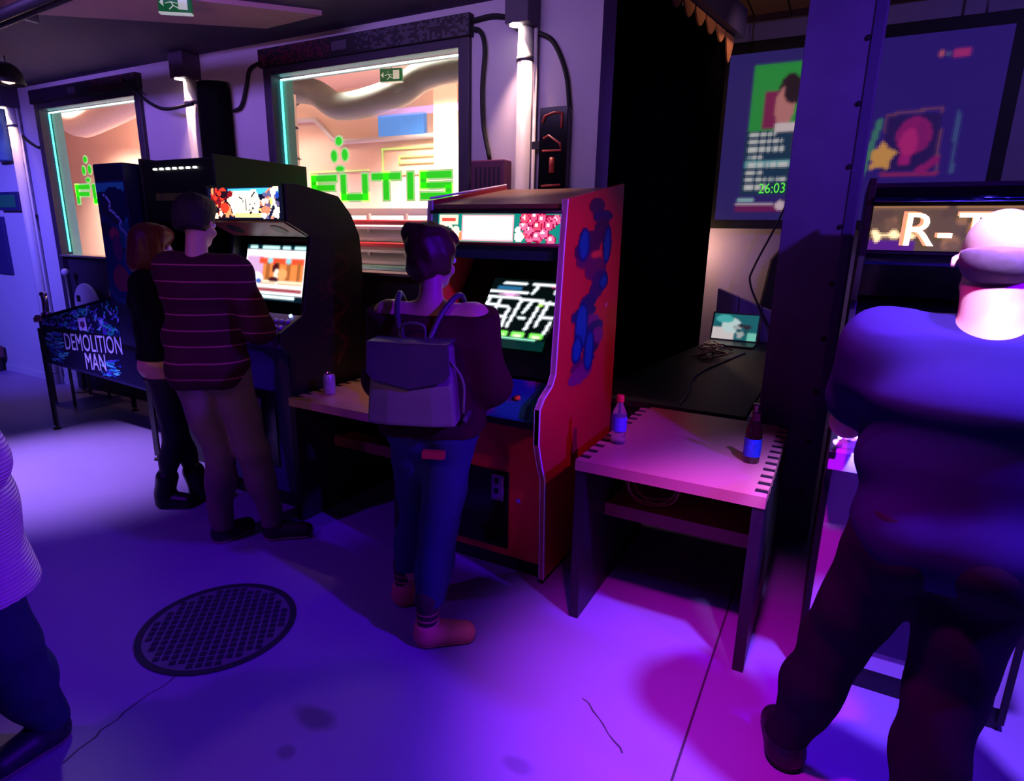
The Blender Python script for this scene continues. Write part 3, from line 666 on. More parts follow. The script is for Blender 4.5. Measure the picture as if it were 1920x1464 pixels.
# side artwork: abstract patches of blue, teal and violet
S = Canvas(44, 110, (150, 24, 60)); mk = np.zeros((110, 44), bool)
def sp_(cx, cy_, rx, ry, col):
    S.ell(cx, cy_, rx, ry, col); mk[((S.x-cx)/rx)**2+((S.y-cy_)/ry)**2 <= 1] = True
for k in range(17):
    R = random.Random(100+k); y = .95-k*.055; x = .5+.20*math.sin(k*1.1)
    sp_(x, y, R.uniform(.18, .34), R.uniform(.03, .06), R.choice([(96, 16, 80), (70, 14, 70), (120, 24, 110), (60, 20, 90), (44, 24, 90)]))
for x, y, rx, ry in ((.22, .76, .10, .07), (.84, .74, .08, .09), (.26, .33, .13, .12), (.18, .22, .09, .06), (.50, .18, .10, .10), (.80, .54, .09, .03)):
    sp_(x, y, rx+.05, ry+.018, (14, 24, 96)); sp_(x, y, rx, ry, (18, 104, 152))
sp_(.55, .70, .15, .018, (214, 84, 66)); sp_(.92, .40, .04, .014, (230, 170, 170))
printed('side_artwork', soft(S), (RX1+.0015, 2.56, .90), (RX1+.0015, 3.06, .93), (RX1+.0015, 2.58, 1.80), ART, t, mk)
rebase(t)

# ---- fighting game cabinet with curved black sides
TX0, TX1 = -3.30, -2.64
t = thing('arcade_cabinet', 'black curved arcade cabinet with dragon side art and bright picture marquee', 'arcade machine', (-2.97, 2.6, 0))
tprof = [(2.33, 0.02), (2.33, .96), (2.27, 1.03), (2.27, 1.085), (2.44, 1.17), (2.53, 1.60), (2.37, 1.675), (2.37, 1.868), (2.44, 1.876), (2.76, 1.828), (2.86, 1.73), (2.925, 1.61), (2.94, 1.45), (2.93, 1.2), (2.96, .9), (3.0, .02)]
for x in (TX0, TX1-.025): prism('side_panel', tprof, 'x', x, x+.025, M_black, t, .003)
box('lower_front', TX0+.025, TX1-.025, 2.36, 2.385, .10, 1.0, mat('indigo_front', rgb(70, 50, 120), .45), t); box('plinth', TX0+.03, TX1-.03, 2.38, 2.98, 0, .1, M_black, t); box('back_panel', TX0+.025, TX1-.025, 2.955, 2.975, .1, .95, M_black, t)
prism('back_upper', [(2.90, .95), (2.915, .95), (2.915, 1.5), (2.90, 1.5)], 'x', TX0+.025, TX1-.025, M_black, t)
prism('top_panel', [(2.38, 1.85), (2.75, 1.81), (2.85, 1.72), (2.91, 1.6), (2.90, 1.45), (2.89, 1.45), (2.89, 1.59), (2.83, 1.71), (2.74, 1.795), (2.38, 1.838)], 'x', TX0+.025, TX1-.025, M_black, t)
d = box('coin_door', -3.12, -2.82, 2.350, 2.361, .25, .72, M_blackgl, t, .003)
sl = box('coin_slot_plate', -3.0, -2.94, 2.344, 2.351, .55, .66, M_grey, None); sl.parent = d
prism('control_panel', [(2.28, 1.0), (2.28, 1.075), (2.44, 1.165), (2.46, 1.0)], 'x', TX0+.025, TX1-.025, mat('purple_panel', rgb(120, 40, 130), .3), t)
cpz = lambda y: 1.075+(y-2.28)*(.09/.16)
for jx in (-3.18, -2.86): joystick(t, (jx, 2.34, cpz(2.34)), .05, mat('white_ball', rgb(220, 215, 230), .25))
buttons(t, [(x, y, cpz(y)) for x in (-3.10, -3.06, -2.79, -2.745, -2.70) for y in (2.33, 2.38)], .014, .012, mat('button_white', rgb(215, 205, 220), .3), (0, -.5, 1)); buttons(t, [(-2.72, 2.425, cpz(2.425))], .010, .012, mat('start_button', rgb(120, 160, 255), .3, emit=rgb(150, 190, 255), estr=3), (0, -.5, 1))
prism('bezel', [(2.50, 1.17), (2.52, 1.17), (2.62, 1.60), (2.60, 1.60)], 'x', TX0+.025, TX1-.025, M_blackgl, t)
cv = Canvas(56, 44, (246, 240, 250)); cv.rect(0, 1, .90, 1, (2, 30, 40))
for x0, x1 in ((.06, .18), (.26, .56), (.60, .74), (.80, .98)): cv.rect(x0, x1, .93, .985, (190, 255, 250))
cv.rect(.28, .98, .78, .84, (250, 250, 255)); cv.rect(.24, .98, .30, .78, (214, 120, 60)); cv.rect(.02, .30, .35, .8, (190, 150, 190)); cv.rect(.24, .98, .66, .78, (225, 70, 40)); cv.rect(.28, .98, .32, .36, (250, 210, 180))
for i in range(4): cv.rect(.36+i*.17, .42+i*.17, .36, .70, (150, 84, 40))
cv.ell(.42, .72, .05, .05, (130, 190, 200)); cv.ell(.72, .72, .05, .05, (130, 190, 200)); cv.ell(.52, .58, .06, .10, (60, 16, 20)); cv.ell(.55, .44, .05, .14, (240, 220, 200)); cv.ell(.50, .38, .09, .05, (60, 20, 24)); cv.ell(.64, .48, .08, .10, (240, 150, 90)); cv.ell(.2, .4, .12, .1, (235, 235, 255)); cv.ell(.25, .34, .05, .05, (60, 90, 160))
cv.rect(.2, .98, .22, .30, (255, 240, 235)); cv.rect(.1, .98, .16, .22, (140, 50, 60)); cv.rect(.0, 1, .0, .12, (2, 20, 30)); cv.rect(.2, .88, .04, .10, (220, 255, 255))
mo = printed('monitor', soft(cv), (-3.22, 2.511, 1.225), (-2.72, 2.511, 1.225), (-3.22, 2.586, 1.545), SCR, t); mo.location = (0, -.006, 0)
printed('bay_light_print', Canvas(6, 8, (30, 150, 190)), (TX1-.0262, 2.50, 1.22), (TX1-.0262, 2.585, 1.24), (TX1-.0262, 2.52, 1.36), print_mat('bay_glow_ink', .45), t)
prism('speaker_panel', [(2.37, 1.668), (2.385, 1.678), (2.545, 1.608), (2.53, 1.596)], 'x', TX0+.025, TX1-.025, mat('maroon_panel', rgb(110, 40, 50), .4), t)
for i in range(2):
    gr = lathe('speaker_grille', [(.001, 0), (.05, 0), (.05, .004), (.001, .004)], (0, 0, 0), M_black, t, 18); gr.matrix_local = Matrix.Translation((-3.15+i*.36, 2.449, 1.634)) @ Matrix.Rotation(math.radians(-24), 4, 'X') @ Matrix.Scale(-1, 4, (0, 0, 1))
cv = Canvas(84, 28, (10, 14, 40)); cv.rect(.28, .98, .80, .97, (60, 170, 210)); cv.blobs(46, .0, .34, .05, .95, .05, .14, [(220, 50, 30), (250, 140, 90), (120, 14, 20), (255, 210, 180), (30, 10, 20)], 8)
cv.poly([(.34, .15), (.30, .5), (.36, .88), (.66, .92), (.72, .55), (.66, .12)], (252, 240, 214)); cv.rect(.36, .74, .08, .22, (250, 200, 130))
cv.blobs(26, .36, .66, .2, .8, .02, .05, [(40, 24, 20), (250, 220, 170), (255, 250, 235)], 9); cv.line(.52, .3, .52, .62, .02, (50, 30, 24)); cv.line(.43, .7, .47, .64, .02, (30, 20, 20)); cv.line(.60, .72, .64, .84, .03, (20, 30, 50))
cv.blobs(30, .70, .92, .05, .95, .05, .14, [(250, 190, 110), (250, 220, 190), (240, 120, 90), (255, 245, 225), (90, 80, 120)], 10); cv.line(.86, .9, .92, .1, .05, (250, 235, 210)); cv.line(.82, .1, .88, .4, .05, (16, 20, 50)); cv.rect(.95, 1, 0, 1, (8, 10, 30)); cv.ell(.93, .75, .02, .1, (30, 60, 160)); cv.rect(0, 1, 0, .04, (8, 8, 20))
printed('marquee', cv, (TX0+.028, 2.378, 1.682), (TX1-.028, 2.378, 1.682), (TX0+.028, 2.378, 1.855), EM, t); box('marquee_backing', TX0+.025, TX1-.025, 2.385, 2.40, 1.675, 1.84, M_black, t)
S = Canvas(46, 90, (12, 10, 12)); mk = np.zeros((90, 46), bool)
def dragon(pts, w, col):
    for (a, b), (c, e) in zip(pts, pts[1:]):
        before = S.a.copy(); S.line(a, b, c, e, w, col); mk[np.any(S.a != before, axis=2)] = True
dragon([(.62+.28*math.sin(k*.42)*(1-k/60), .97-k*.022) for k in range(42)], .018, (70, 22, 30)); dragon([(.55+.34*math.sin(k*.42+.9), .93-k*.022) for k in range(38)], .010, (54, 20, 24))
for k in range(12): dragon([(.5+.3*math.sin(k*1.3), .9-k*.07), (.5+.3*math.sin(k*1.3)+.16*(-1)**k, .93-k*.07)], .010, (64, 26, 26))
printed('dragon_artwork', S, (TX1+.0015, 2.50, .80), (TX1+.0015, 2.86, .80), (TX1+.0015, 2.50, 1.52), ART, t, mk)
rebase(t)

# ---- dark cabinet behind the two players
DX0, DX1 = -4.10, -3.36
t = thing('arcade_cabinet', 'tall unlit black arcade cabinet with a row of small white lamps', 'arcade machine', (-3.73, 2.9, 0))
dprof = [(2.52, .02), (2.52, .95), (2.46, 1.03), (2.62, 1.12), (2.70, 1.55), (2.50, 1.66), (2.50, 2.06), (3.22, 2.06), (3.22, .02)]
for x in (DX0, DX1-.022): prism('side_panel', dprof, 'x', x, x+.022, M_black, t, .003)
box('lower_front', DX0+.022, DX1-.022, 2.55, 2.57, .08, .98, M_black, t); box('plinth', DX0+.03, DX1-.03, 2.57, 3.2, 0, .08, M_black, t); box('back_panel', DX0+.022, DX1-.022, 3.195, 3.215, .08, 2.04, M_black, t); box('top_panel', DX0+.022, DX1-.022, 2.52, 3.195, 2.02, 2.045, M_black, t)
prism('control_panel', [(2.475, .99), (2.475, 1.02), (2.62, 1.105), (2.64, .99)], 'x', DX0+.022, DX1-.022, M_blackgl, t); prism('monitor_bezel', [(2.64, 1.11), (2.66, 1.11), (2.735, 1.56), (2.715, 1.56)], 'x', DX0+.022, DX1-.022, M_blackgl, t)
mqo = box('marquee', DX0+.022, DX1-.022, 2.515, 2.53, 1.665, 2.035, mat('dark_marquee', rgb(10, 16, 12), .35), t)
cv = Canvas(40, 4, (52, 34, 16)); R = random.Random(3)
for i in range(40):
    if R.random() < .35: cv.a[:, i] = rgb(24, 18, 14)
printed('marquee_lettering_band', soft(cv), (-3.98, 2.5135, 1.80), (-3.62, 2.5135, 1.80), (-3.98, 2.5135, 1.845), print_mat('amber_ink', .25), t)
for i in range(7): 
    o = box('lamp', -3.965+i*.066, -3.965+i*.066+.032, 2.506, 2.516, 1.985, 1.998, mat('white_led', (1, 1, 1), emit=(1, 1, .95), estr=(3.2)), t, .003)
joystick(t, (-3.73, 2.54, 1.06), .05, M_black); rebase(t)

# ---- pinball machine
t = thing('pinball_machine', 'blue pinball machine with lilac side lettering and two chrome grip handles', 'pinball machine', (-4.9, 2.78, 0))
PY0, PY1 = 2.45, 3.07
def pin_art(w, h, seed):
    cv = Canvas(w, h, (12, 14, 60)); cv.blobs(60, 0, 1, 0, 1, .03, .12, [(20, 30, 120), (10, 12, 50), (60, 40, 170), (20, 110, 150)], seed)
    return cv
cabp = [(-5.60, .92), (-5.60, .56), (-4.15, .50), (-4.15, 1.095), (-4.46, 1.095), (-4.47, 1.16)]
prism('cabinet', cabp, 'y', PY0, PY1, mat('navy_cabinet', rgb(24, 18, 70), .45), t, .004)
cv = Canvas(120, 36, (16, 10, 52)); R = random.Random(12)
cv.rect(0, 1, .86, 1, (8, 6, 26))
for i in range(120):
    cx, cyy = R.choice([(.10, .25), (.62, .2), (.06, .6)]); ang = R.uniform(-.6, .6); L = R.uniform(.03, .10)
    x = cx+R.uniform(-.06, .07); y = cyy+R.uniform(-.2, .25); cv.line(x, y, x+L*math.cos(ang), y+L*2.5*math.sin(ang), .016, R.choice([(40, 140, 200), (90, 60, 210), (30, 60, 170), (90, 190, 220), (24, 14, 80)]))
def skew(q): return q
printed('side_artwork', cv, (-5.55, PY0-.0015, .585), (-4.20, PY0-.0015, .525), (-5.55, PY0-.0015, .87), ART, t)
cv = pin_art(90, 26, 14); R = random.Random(15)
for i in range(150):
    x, y = R.uniform(0, 1), R.uniform(.1, 1); cv.line(x, y, x+R.uniform(-.05, .05), y+R.uniform(-.16, .16), .022, R.choice([(60, 140, 230), (90, 80, 250), (40, 180, 200), (140, 130, 255), (16, 16, 70)]))
cv.rect(.50, .60, .12, .62, (170, 150, 250)); cv.ell(.55, .35, .03, .14, (70, 24, 100)); cv.rect(0, 1, 0, .08, (8, 6, 26))
printed('upper_artwork', cv, (-5.55, PY0-.0016, .865), (-4.47, PY0-.0016, .845), (-5.55, PY0-.0016, .915), ART, t, None, (-4.47, PY0-.0016, 1.15))
M_let = mat('lilac_ink', rgb(180, 170, 255), .5)
sl_ = (1.0, 0, .055)
text_mesh('title_lettering', 'DEMOLITION', .185, M_let, (-4.86, PY0-.004, .725), sl_, (0, 0, 1), t, .0008, .70)
text_mesh('title_lettering', 'MAN', .185, M_let, (-4.85, PY0-.004, .585), sl_, (0, 0, 1), t, .0008, .70)
# playfield under glass
cv = pin_art(60, 26, 4); R = random.Random(5)
for i in range(90):
    x, y = R.uniform(.0, 1), R.uniform(0, 1); cv.line(x, y, x+R.uniform(-.12, .12), y+R.uniform(-.2, .2), .02, R.choice([(40, 120, 200), (70, 60, 220), (30, 160, 180), (120, 110, 240), (12, 12, 50)]))
cv.rect(.42, .52, .05, .4, (150, 130, 230)); cv.ell(.47, .2, .03, .1, (60, 20, 80)); cv.line(.5, .95, .95, .7, .02, (160, 170, 250)); cv.rect(0, 1, 0, .05, (10, 8, 30)); cv.rect(0, 1, .95, 1, (10, 8, 30))
printed('playfield', cv, (-5.53, PY0+.03, .932), (-4.48, PY0+.03, 1.155), (-5.53, PY1-.03, .932), print_mat('playfield_ink', .12, .2), t)
for y in (PY0, PY1-.03): prism('side_rail', [(-5.55, .918), (-4.47, 1.148), (-4.47, 1.168), (-5.55, .938)], 'y', y+.0, y+.03, mat('navy_rail', rgb(30, 22, 60), .3, .5), t)
prism('lockdown_bar', [(-5.64, .88), (-5.53, .905), (-5.53, .945), (-5.60, .945), (-5.645, .915)], 'y', PY0-.015, PY1+.015, mat('rose_metal', rgb(170, 110, 130), .3, .8), t, .006)
for y in (PY0+.05, PY1-.05):
    g = tube('grip_handle', [(-5.57, y, .94), (-5.565, y, .98), (-5.555, y, 1.05), (-5.565, y, 1.10)], .022, M_chrome, t, 12)
    c_ = lathe('grip_cap', [(.001, 0), (.026, 0), (.028, .012), (.02, .028), (.001, .032)], (-5.566, y, 1.095), M_chrome, None, 14); c_.parent = g
    r_ = lathe('grip_base', [(.001, 0), (.034, 0), (.030, .02), (.001, .02)], (-5.57, y, .943), M_chrome, None, 14); r_.parent = g
    tr = tube('trigger', [(-5.585, y, 1.03), (-5.60, y, 1.045), (-5.595, y, 1.06)], .006, M_red, None, 8); tr.parent = g
for x, y in ((-5.57, PY0-.005), (-5.57, PY1+.005), (-4.20, PY0-.005), (-4.20, PY1+.005)):
    s = 1 if y > 2.7 else -1
    bm = bmesh.new(); xo = -.02 if x < -5 else .02
    bm_prism(bm, [(x-.028, y-s*.002), (x+.028, y-s*.002), (x+.028, y+s*.012), (x-.028, y+s*.012)], 'z', .03, .84); lg = obj('leg', bm, M_black, t)
    lf = lathe('leg_leveler', [(.001, 0), (.03, 0), (.026, .014), (.008, .02), (.008, .04), (.001, .04)], (x, y+s*.004, 0), M_black, None, 14); lf.parent = lg
bb = box('backbox', -4.455, -4.13, 2.41, 3.12, 1.10, 2.03, mat('navy_backbox', rgb(14, 20, 60), .4), t, .005)
cv = Canvas(24, 66, (18, 34, 96)); cv.rect(0, 1, .90, 1, (10, 14, 50)); cv.rect(0, 1, .82, .88, (40, 130, 180)); cv.blobs(22, 0, 1, .1, .8, .05, .14, [(24, 90, 150), (14, 22, 80), (40, 120, 190), (20, 50, 120)], 21)
for a, b in zip([(.25, .8), (.45, .74), (.4, .70), (.75, .62), (.68, .58), (.95, .50)], [(.45, .74), (.4, .70), (.75, .62), (.68, .58), (.95, .50), (.9, .44)]): cv.line(*a, *b, .010, (150, 160, 250))
cv.ell(.45, .52, .18, .05, (170, 40, 110)); cv.ell(.5, .42, .16, .1, (110, 40, 130)); cv.ell(.5, .2, .3, .1, (150, 50, 100))
pa = printed('backbox_artwork', cv, (-4.452, 2.4085, 1.11), (-4.138, 2.4085, 1.11), (-4.452, 2.4085, 2.02), ART, None); pa.parent = bb
tg = box('translite', -4.466, -4.4605, 2.45, 3.08, 1.35, 1.98, print_mat('x', 0) if 0 else mat('translite_blue', rgb(40, 60, 140), .2, emit=rgb(60, 80, 200), estr=.8), None); tg.parent = bb
sp2 = box('speaker_panel', -4.466, -4.4605, 2.45, 3.08, 1.13, 1.32, M_black, None); sp2.parent = bb
rebase(t)

# ---- shooter cabinet on the right
QX0, QX1 = 0.035, 0.69
M_cabw = mat('white_laminate', rgb(190, 176, 200), .4, var=.05)
t = thing('arcade_cabinet', 'black and white arcade cabinet with amber and cream lettered marquee', 'arcade machine', (.36, 2.75, 0))
qprof = [(2.33, .03), (2.33, .80), (2.18, .90), (2.15, .96), (2.36, 1.04), (2.56, 1.42), (2.42, 1.58), (2.40, 1.83), (3.12, 1.83), (3.16, .03)]
for x in (QX0, QX1-.022): prism('side_panel', qprof, 'x', x, x+.022, M_black, t, .003)
box('front_panel', QX0+.022, QX1-.022, 2.335, 2.355, .09, .85, M_cabw, t); box('plinth', QX0+.01, QX1-.01, 2.345, 3.12, 0, .09, M_black, t); box('back_panel', QX0+.022, QX1-.022, 3.10, 3.12, .09, 1.81, M_black, t); box('top_panel', QX0+.022, QX1-.022, 2.42, 3.10, 1.79, 1.815, M_black, t)
d = box('coin_door', .22, .50, 2.327, 2.336, .17, .62, mat('dark_plum', rgb(48, 30, 70), .4), t, .003); q_ = box('coin_slot_plate', .33, .39, 2.32, 2.328, .46, .58, M_grey, None); q_.parent = d
prism('control_panel', [(2.165, .895), (2.165, .955), (2.36, 1.03), (2.38, .85), (2.34, .85)], 'x', QX0+.004, QX1-.004, mat('pale_control_panel', rgb(226, 226, 240), .35), t)
cq = lambda y: .957+(y-2.165)*.385
joystick(t, (.10, 2.27, cq(2.27)), .06, mat('white_ball2', rgb(235, 230, 245), .25), r=.020)
buttons(t, [(.42, 2.27, cq(2.27)), (.47, 2.28, cq(2.28)), (.52, 2.27, cq(2.27)), (.058, 2.20, cq(2.2))], .015, .014, mat('button_pale', rgb(230, 225, 240), .3))
prism('monitor_bezel', [(2.37, 1.03), (2.39, 1.03), (2.60, 1.44), (2.58, 1.45)], 'x', QX0+.022, QX1-.022, M_blackgl, t)
mo = printed('monitor', Canvas(40, 30, (6, 4, 20)).blobs(30, .05, .95, .05, .95, .02, .05, [(90, 110, 200), (160, 80, 60), (20, 20, 60)], 6), (.12, 2.405, 1.075), (.60, 2.405, 1.075), (.12, 2.575, 1.405), print_mat('monitor_dim', .6), t); mo.location = (0, -.006, .004)
prism('speaker_panel', [(2.42, 1.575), (2.425, 1.595), (2.575, 1.455), (2.56, 1.44)], 'x', QX0+.022, QX1-.022, M_blackgl, t)
cv = Canvas(110, 22, (70, 52, 38)); R = random.Random(9)
cv.rect(0, .22, 0, .22, (60, 20, 96)); cv.rect(0, 1, .94, 1, (120, 84, 50)); cv.blobs(30, .0, 1, .1, .9, .06, .14, [(84, 60, 44), (64, 46, 36), (110, 76, 54)], 2); cv.blobs(8, .02, .20, .28, .42, .05, .09, [(240, 200, 150)], 3); cv.rect(.03, .22, .33, .38, (240, 200, 150))
printed('marquee', soft(cv), (QX0+.024, 2.417, 1.602), (QX1-.024, 2.417, 1.602), (QX0+.024, 2.404, 1.742), EM, t)
M_mql = mat('cream_backlit_letter', rgb(255, 232, 200), .4, emit=rgb(255, 228, 190), estr=3.4); M_mqo = mat('amber_backlit_letter', rgb(230, 150, 90), .4, emit=rgb(235, 150, 90), estr=1.2)
for nm, m, dy, sz in (('letter_shadow', M_mqo, .002, .158), ('title_lettering', M_mql, .004, .15)):
    text_mesh(nm, 'R-TYPE', sz, m, (.395, 2.413-dy, 1.618), (1, 0, 0), (0, -.09, 1), t, .0008, 1.05)
box('marquee_backing', QX0+.022, QX1-.022, 2.42, 2.44, 1.59, 1.75, M_black, t)
tube('marquee_trim', [(QX0+.022, 2.402, 1.762), (QX1-.022, 2.402, 1.762)], .010, mat('blue_chrome', rgb(80, 90, 200), .12, 1.0), t, 10); box('visor', QX0+.022, QX1-.022, 2.405, 2.44, 1.772, 1.80, M_blackgl, t)
box('monitor_hood', QX0+.022, QX1-.022, 2.43, 2.46, 1.555, 1.585, mat('dark_blue_hood', rgb(20, 18, 60), .3), t)
rebase(t)

# ================================================================== two joined wood tables
M_birch = mat('birch_top', rgb(206, 150, 126), .35, var=.1, scale=4)
nt = M_birch.node_tree; wv = nt.nodes.new('ShaderNodeTexWave'); wv.inputs['Scale'].default_value = 9; wv.inputs['Distortion'].default_value = 3; wv.bands_direction = 'Y'
mxw = nt.nodes.new('ShaderNodeMix'); mxw.data_type = 'RGBA'; mxw.inputs[0].default_value = .2; b_ = nt.nodes['Principled BSDF']; s_ = b_.inputs['Base Color'].links[0].from_socket
tcw = nt.nodes.new('ShaderNodeTexCoord'); nt.links.new(tcw.outputs['Object'], wv.inputs['Vector']); nt.links.new(s_, mxw.inputs[6]); mxw.inputs[7].default_value = rgb(172, 112, 88)+(1,)
mw = nt.nodes.new('ShaderNodeMath'); mw.operation = 'MULTIPLY'; mw.inputs[1].default_value = .10; nt.links.new(wv.outputs['Fac'], mw.inputs[0]); nt.links.new(mw.outputs[0], mxw.inputs[0]); nt.links.new(mxw.outputs[2], b_.inputs['Base Color'])
M_darkwood = mat('dark_side_board', rgb(34, 24, 34), .5, var=.2)
M_redwood = mat('red_brown_shelf', rgb(140, 66, 60), .45, var=.12, scale=5)
def wtable(x0, x1, y0, y1, label):
    zt = .735; th = .045; t = thing('wood_table', label, 'table', ((x0+x1)/2, (y0+y1)/2, 0), 'finger jointed wood tables')
    e = .045; n = 12; w = (y1-y0)/(2*n)
    box('table_top', x0+e, x1-e, y0, y1, zt-th, zt, M_birch, t)
    for i in range(n):
        for (a, b) in ((x0, x0+e), (x1-e, x1)):
            box('top_finger', a, b, y0+2*i*w, y0+(2*i+1)*w, zt-th, zt, M_birch, t); box('side_finger', a+.001, b-.001, y0+(2*i+1)*w+.001, y0+(2*i+2)*w-.001, zt-th, zt-.003, M_darkwood, t)
    for (a, b) in ((x0, x0+e), (x1-e, x1)): box('side_board', a+.002, b-.002, y0+.004, y1, 0, zt-th, M_darkwood, t)
    box('shelf', x0+e, x1-e, y0+.30, y1-.02, .40, .43, M_redwood, t); box('shelf_lip', x0+e, x1-e, y0+.28, y0+.30, .385, .445, M_redwood, t)
    box('back_board', x0+e, x1-e, y1-.02, y1, .05, zt-th, M_darkwood, t); rebase(t)
wtable(-.87, -.135, 2.20, 3.17, 'finger jointed wood table holding the two bottles'); wtable(-2.60, -1.84, 2.26, 3.17, 'finger jointed wood table holding the drink can')

# ---- drinks
t = thing('plastic_bottle', 'small clear plastic bottle with red cap and blue label', 'bottle', (-.79, 2.50, .735))
gl_m = bpy.data.materials.new('clear_plastic'); gl_m.use_nodes = True; b_ = gl_m.node_tree.nodes['Principled BSDF']; b_.inputs['Base Color'].default_value = (.8, .75, .9, 1); b_.inputs['Transmission Weight'].default_value = .85; b_.inputs['Roughness'].default_value = .08; b_.inputs['IOR'].default_value = 1.2
lathe('bottle_body', [(.001, 0), (.030, 0), (.033, .012), (.031, .03), (.033, .05), (.033, .125), (.030, .145), (.014, .18), (.014, .195), (.001, .195)], (-.79, 2.50, .735), gl_m, t)
lathe('bottle_label', [(.0335, .06), (.0345, .06), (.0345, .125), (.0335, .125), (.0335, .06)], (-.79, 2.50, .735), mat('blue_label', rgb(96, 90, 230), .4, var=.3, scale=40), t); lathe('cap', [(.001, .192), (.017, .192), (.017, .218), (.015, .221), (.001, .221)], (-.79, 2.50, .735), mat('red_cap', rgb(220, 40, 60), .4), t); rebase(t)
t = thing('beer_bottle', 'dark brown beer bottle with a blue label', 'bottle', (-.235, 2.56, .735))
lathe('bottle_body', [(.001, 0), (.030, 0), (.033, .006), (.033, .125), (.028, .155), (.015, .185), (.0135, .235), (.015, .237), (.015, .25), (.001, .25)], (-.235, 2.56, .735), mat('brown_glass', rgb(40, 12, 14), .08, spec=.8), t)
lathe('bottle_label', [(.0333, .03), (.0342, .03), (.0342, .105), (.0333, .105), (.0333, .03)], (-.235, 2.56, .735), mat('beer_label', rgb(40, 80, 200), .35, var=.7, scale=45), t); lathe('neck_label', [(.0165, .18), (.0175, .18), (.0160, .21), (.0150, .21), (.0165, .18)], (-.235, 2.56, .735), mat('neck_ink', rgb(70, 20, 30), .4), t); rebase(t)
t = thing('drink_can', 'pale lilac drink can standing on the wood table', 'can', (-2.47, 2.44, .735))
lathe('can_body', [(.001, 0), (.024, 0), (.033, .01), (.033, .105), (.027, .118), (.001, .118)], (-2.47, 2.44, .735), mat('can_print', rgb(170, 150, 190), .3, .3, var=.45, scale=22), t); lathe('can_lid', [(.001, .1182), (.027, .1182), (.0275, .122), (.025, .122), (.024, .119), (.001, .119)], (-2.47, 2.44, .735), M_chrome, t)
tb = box('pull_tab', -2.478, -2.462, 2.428, 2.452, .8545, .8565, M_chrome, t, .001); rebase(t)

# ---- cables heaped on the table shelf and a box on the other shelf
t = thing('coiled_cable', 'loose yellowish cable coil on the table shelf below the bottles', 'cable', (-.62, 2.7, .43))
rr = random.Random(2)
tube('coil', spline([(-.64+.115*math.cos(a*.7)*(1+.08*math.sin(a)), 2.60+.04*math.sin(a*.9), .525+.085*math.sin(a*.7)*(1+.06*math.cos(a*1.7))) for a in range(0, 40)]+[(-.72, 2.62, .64), (-.70, 2.66, .688)], 3), .005, mat('yellow_cable', rgb(205, 160, 120), .5), t, 6); rebase(t)
tag(box('cardboard_box', -2.06, -1.92, 2.75, 2.95, .431, .56, mat('cardboard', rgb(150, 116, 90), .8), None, .003), 'small cardboard box on the table shelf beside the red cabinet', 'box')

# ================================================================== far room: desk, laptop, drape, column, screen
t = thing('black_desk', 'long black desk behind the wood table carrying the laptop', 'desk', (-.5, 4.6, 0))
M_desk = mat('black_desk_top', rgb(30, 26, 38), .55)
prism('desk_top', [(-1.24, 3.24), (-.35, 3.24), (-.35, 6.1), (-1.02, 6.1), (-1.02, 5.5)], 'z', .70, .735, M_desk, t)
for x, y in ((-1.2, 3.3), (-.45, 3.3), (-.9, 6.0), (-.45, 6.0)): box('leg', x, x+.05, y, y+.05, 0, .70, M_desk, t)
box('front_skirt', -1.2, -.38, 3.27, 3.285, .30, .70, M_desk, t); rebase(t)
t = thing('laptop', 'open laptop with a teal and white picture on the black desk', 'laptop', (-.8, 5.6, .735))
box('keyboard_base', -1.0, -.59, 5.42, 5.70, .7365, .752, mat('laptop_grey', rgb(60, 56, 66), .4), t, .003)
LP = Vector((-1.02, 5.69, .752)); LU = Vector((0, .10, .25))
bm = bmesh.new(); bm_prism(bm, [(5.69, .75), (5.705, .75), (5.80, .99), (5.785, .995)], 'x', -1.0, -.59); obj('screen_lid', bm, mat('laptop_grey', (0, 0, 0)), t)
cv = Canvas(40, 26, (30, 110, 120)); cv.rect(0, .5, 0, .45, (230, 220, 220)); cv.ell(.42, .55, .22, .3, (210, 235, 235)); cv.ell(.25, .8, .2, .16, (80, 190, 190)); cv.blobs(14, .5, .8, .1, .6, .05, .1, [(50, 50, 60), (180, 190, 190), (30, 90, 100)], 3); cv.rect(.8, 1, 0, .3, (130, 220, 200))
printed('laptop_picture', soft(cv), (-.985, 5.686, .765), (-.605, 5.686, .765), (-.985, 5.777, .982), print_mat('laptop_glow', .7), t); rebase(t)
t = thing('padded_case', 'violet padded case leaning behind the laptop', 'case', (-.6, 5.9, .735))
M_case = mat('violet_case', rgb(110, 90, 140), .6)
for i in range(3):
    prism('case_panel', [(-1.0+i*.2, 1.20-i*.075), (-.81+i*.2, 1.13-i*.075), (-.80+i*.2, .736), (-.99+i*.2, .736)], 'y', 5.86, 5.95, M_case, t, .008)
rebase(t)
t = thing('cable_heap', 'tangle of pale cables on the black desk beside the drape', 'cable', (-1.0, 4.9, .735))
for i in range(5):
    R = random.Random(40+i); tube('cable_strand', spline([(-.92+R.uniform(-.04, .24), 4.7+k*.13+R.uniform(-.06, .06), .742+R.uniform(0, .05)) for k in range(6)], 5), .007, mat('pale_cable', rgb(150, 120, 110), .5), t, 6)
tube('cable_strand', spline([(-.62, 5.2, .742), (-.72, 4.6, .742), (-.78, 4.1, .742), (-.72, 3.6, .742), (-.70, 3.3, .742)], 6), .006, mat('lilac_cable', rgb(110, 100, 140), .5), t, 6); rebase(t)
t = thing('office_chair', 'dark padded chair behind the desk with a warm lit edge', 'chair', (-.45, 6.2, 0))
M_chair = mat('brown_black_fabric', rgb(30, 20, 20), .8)
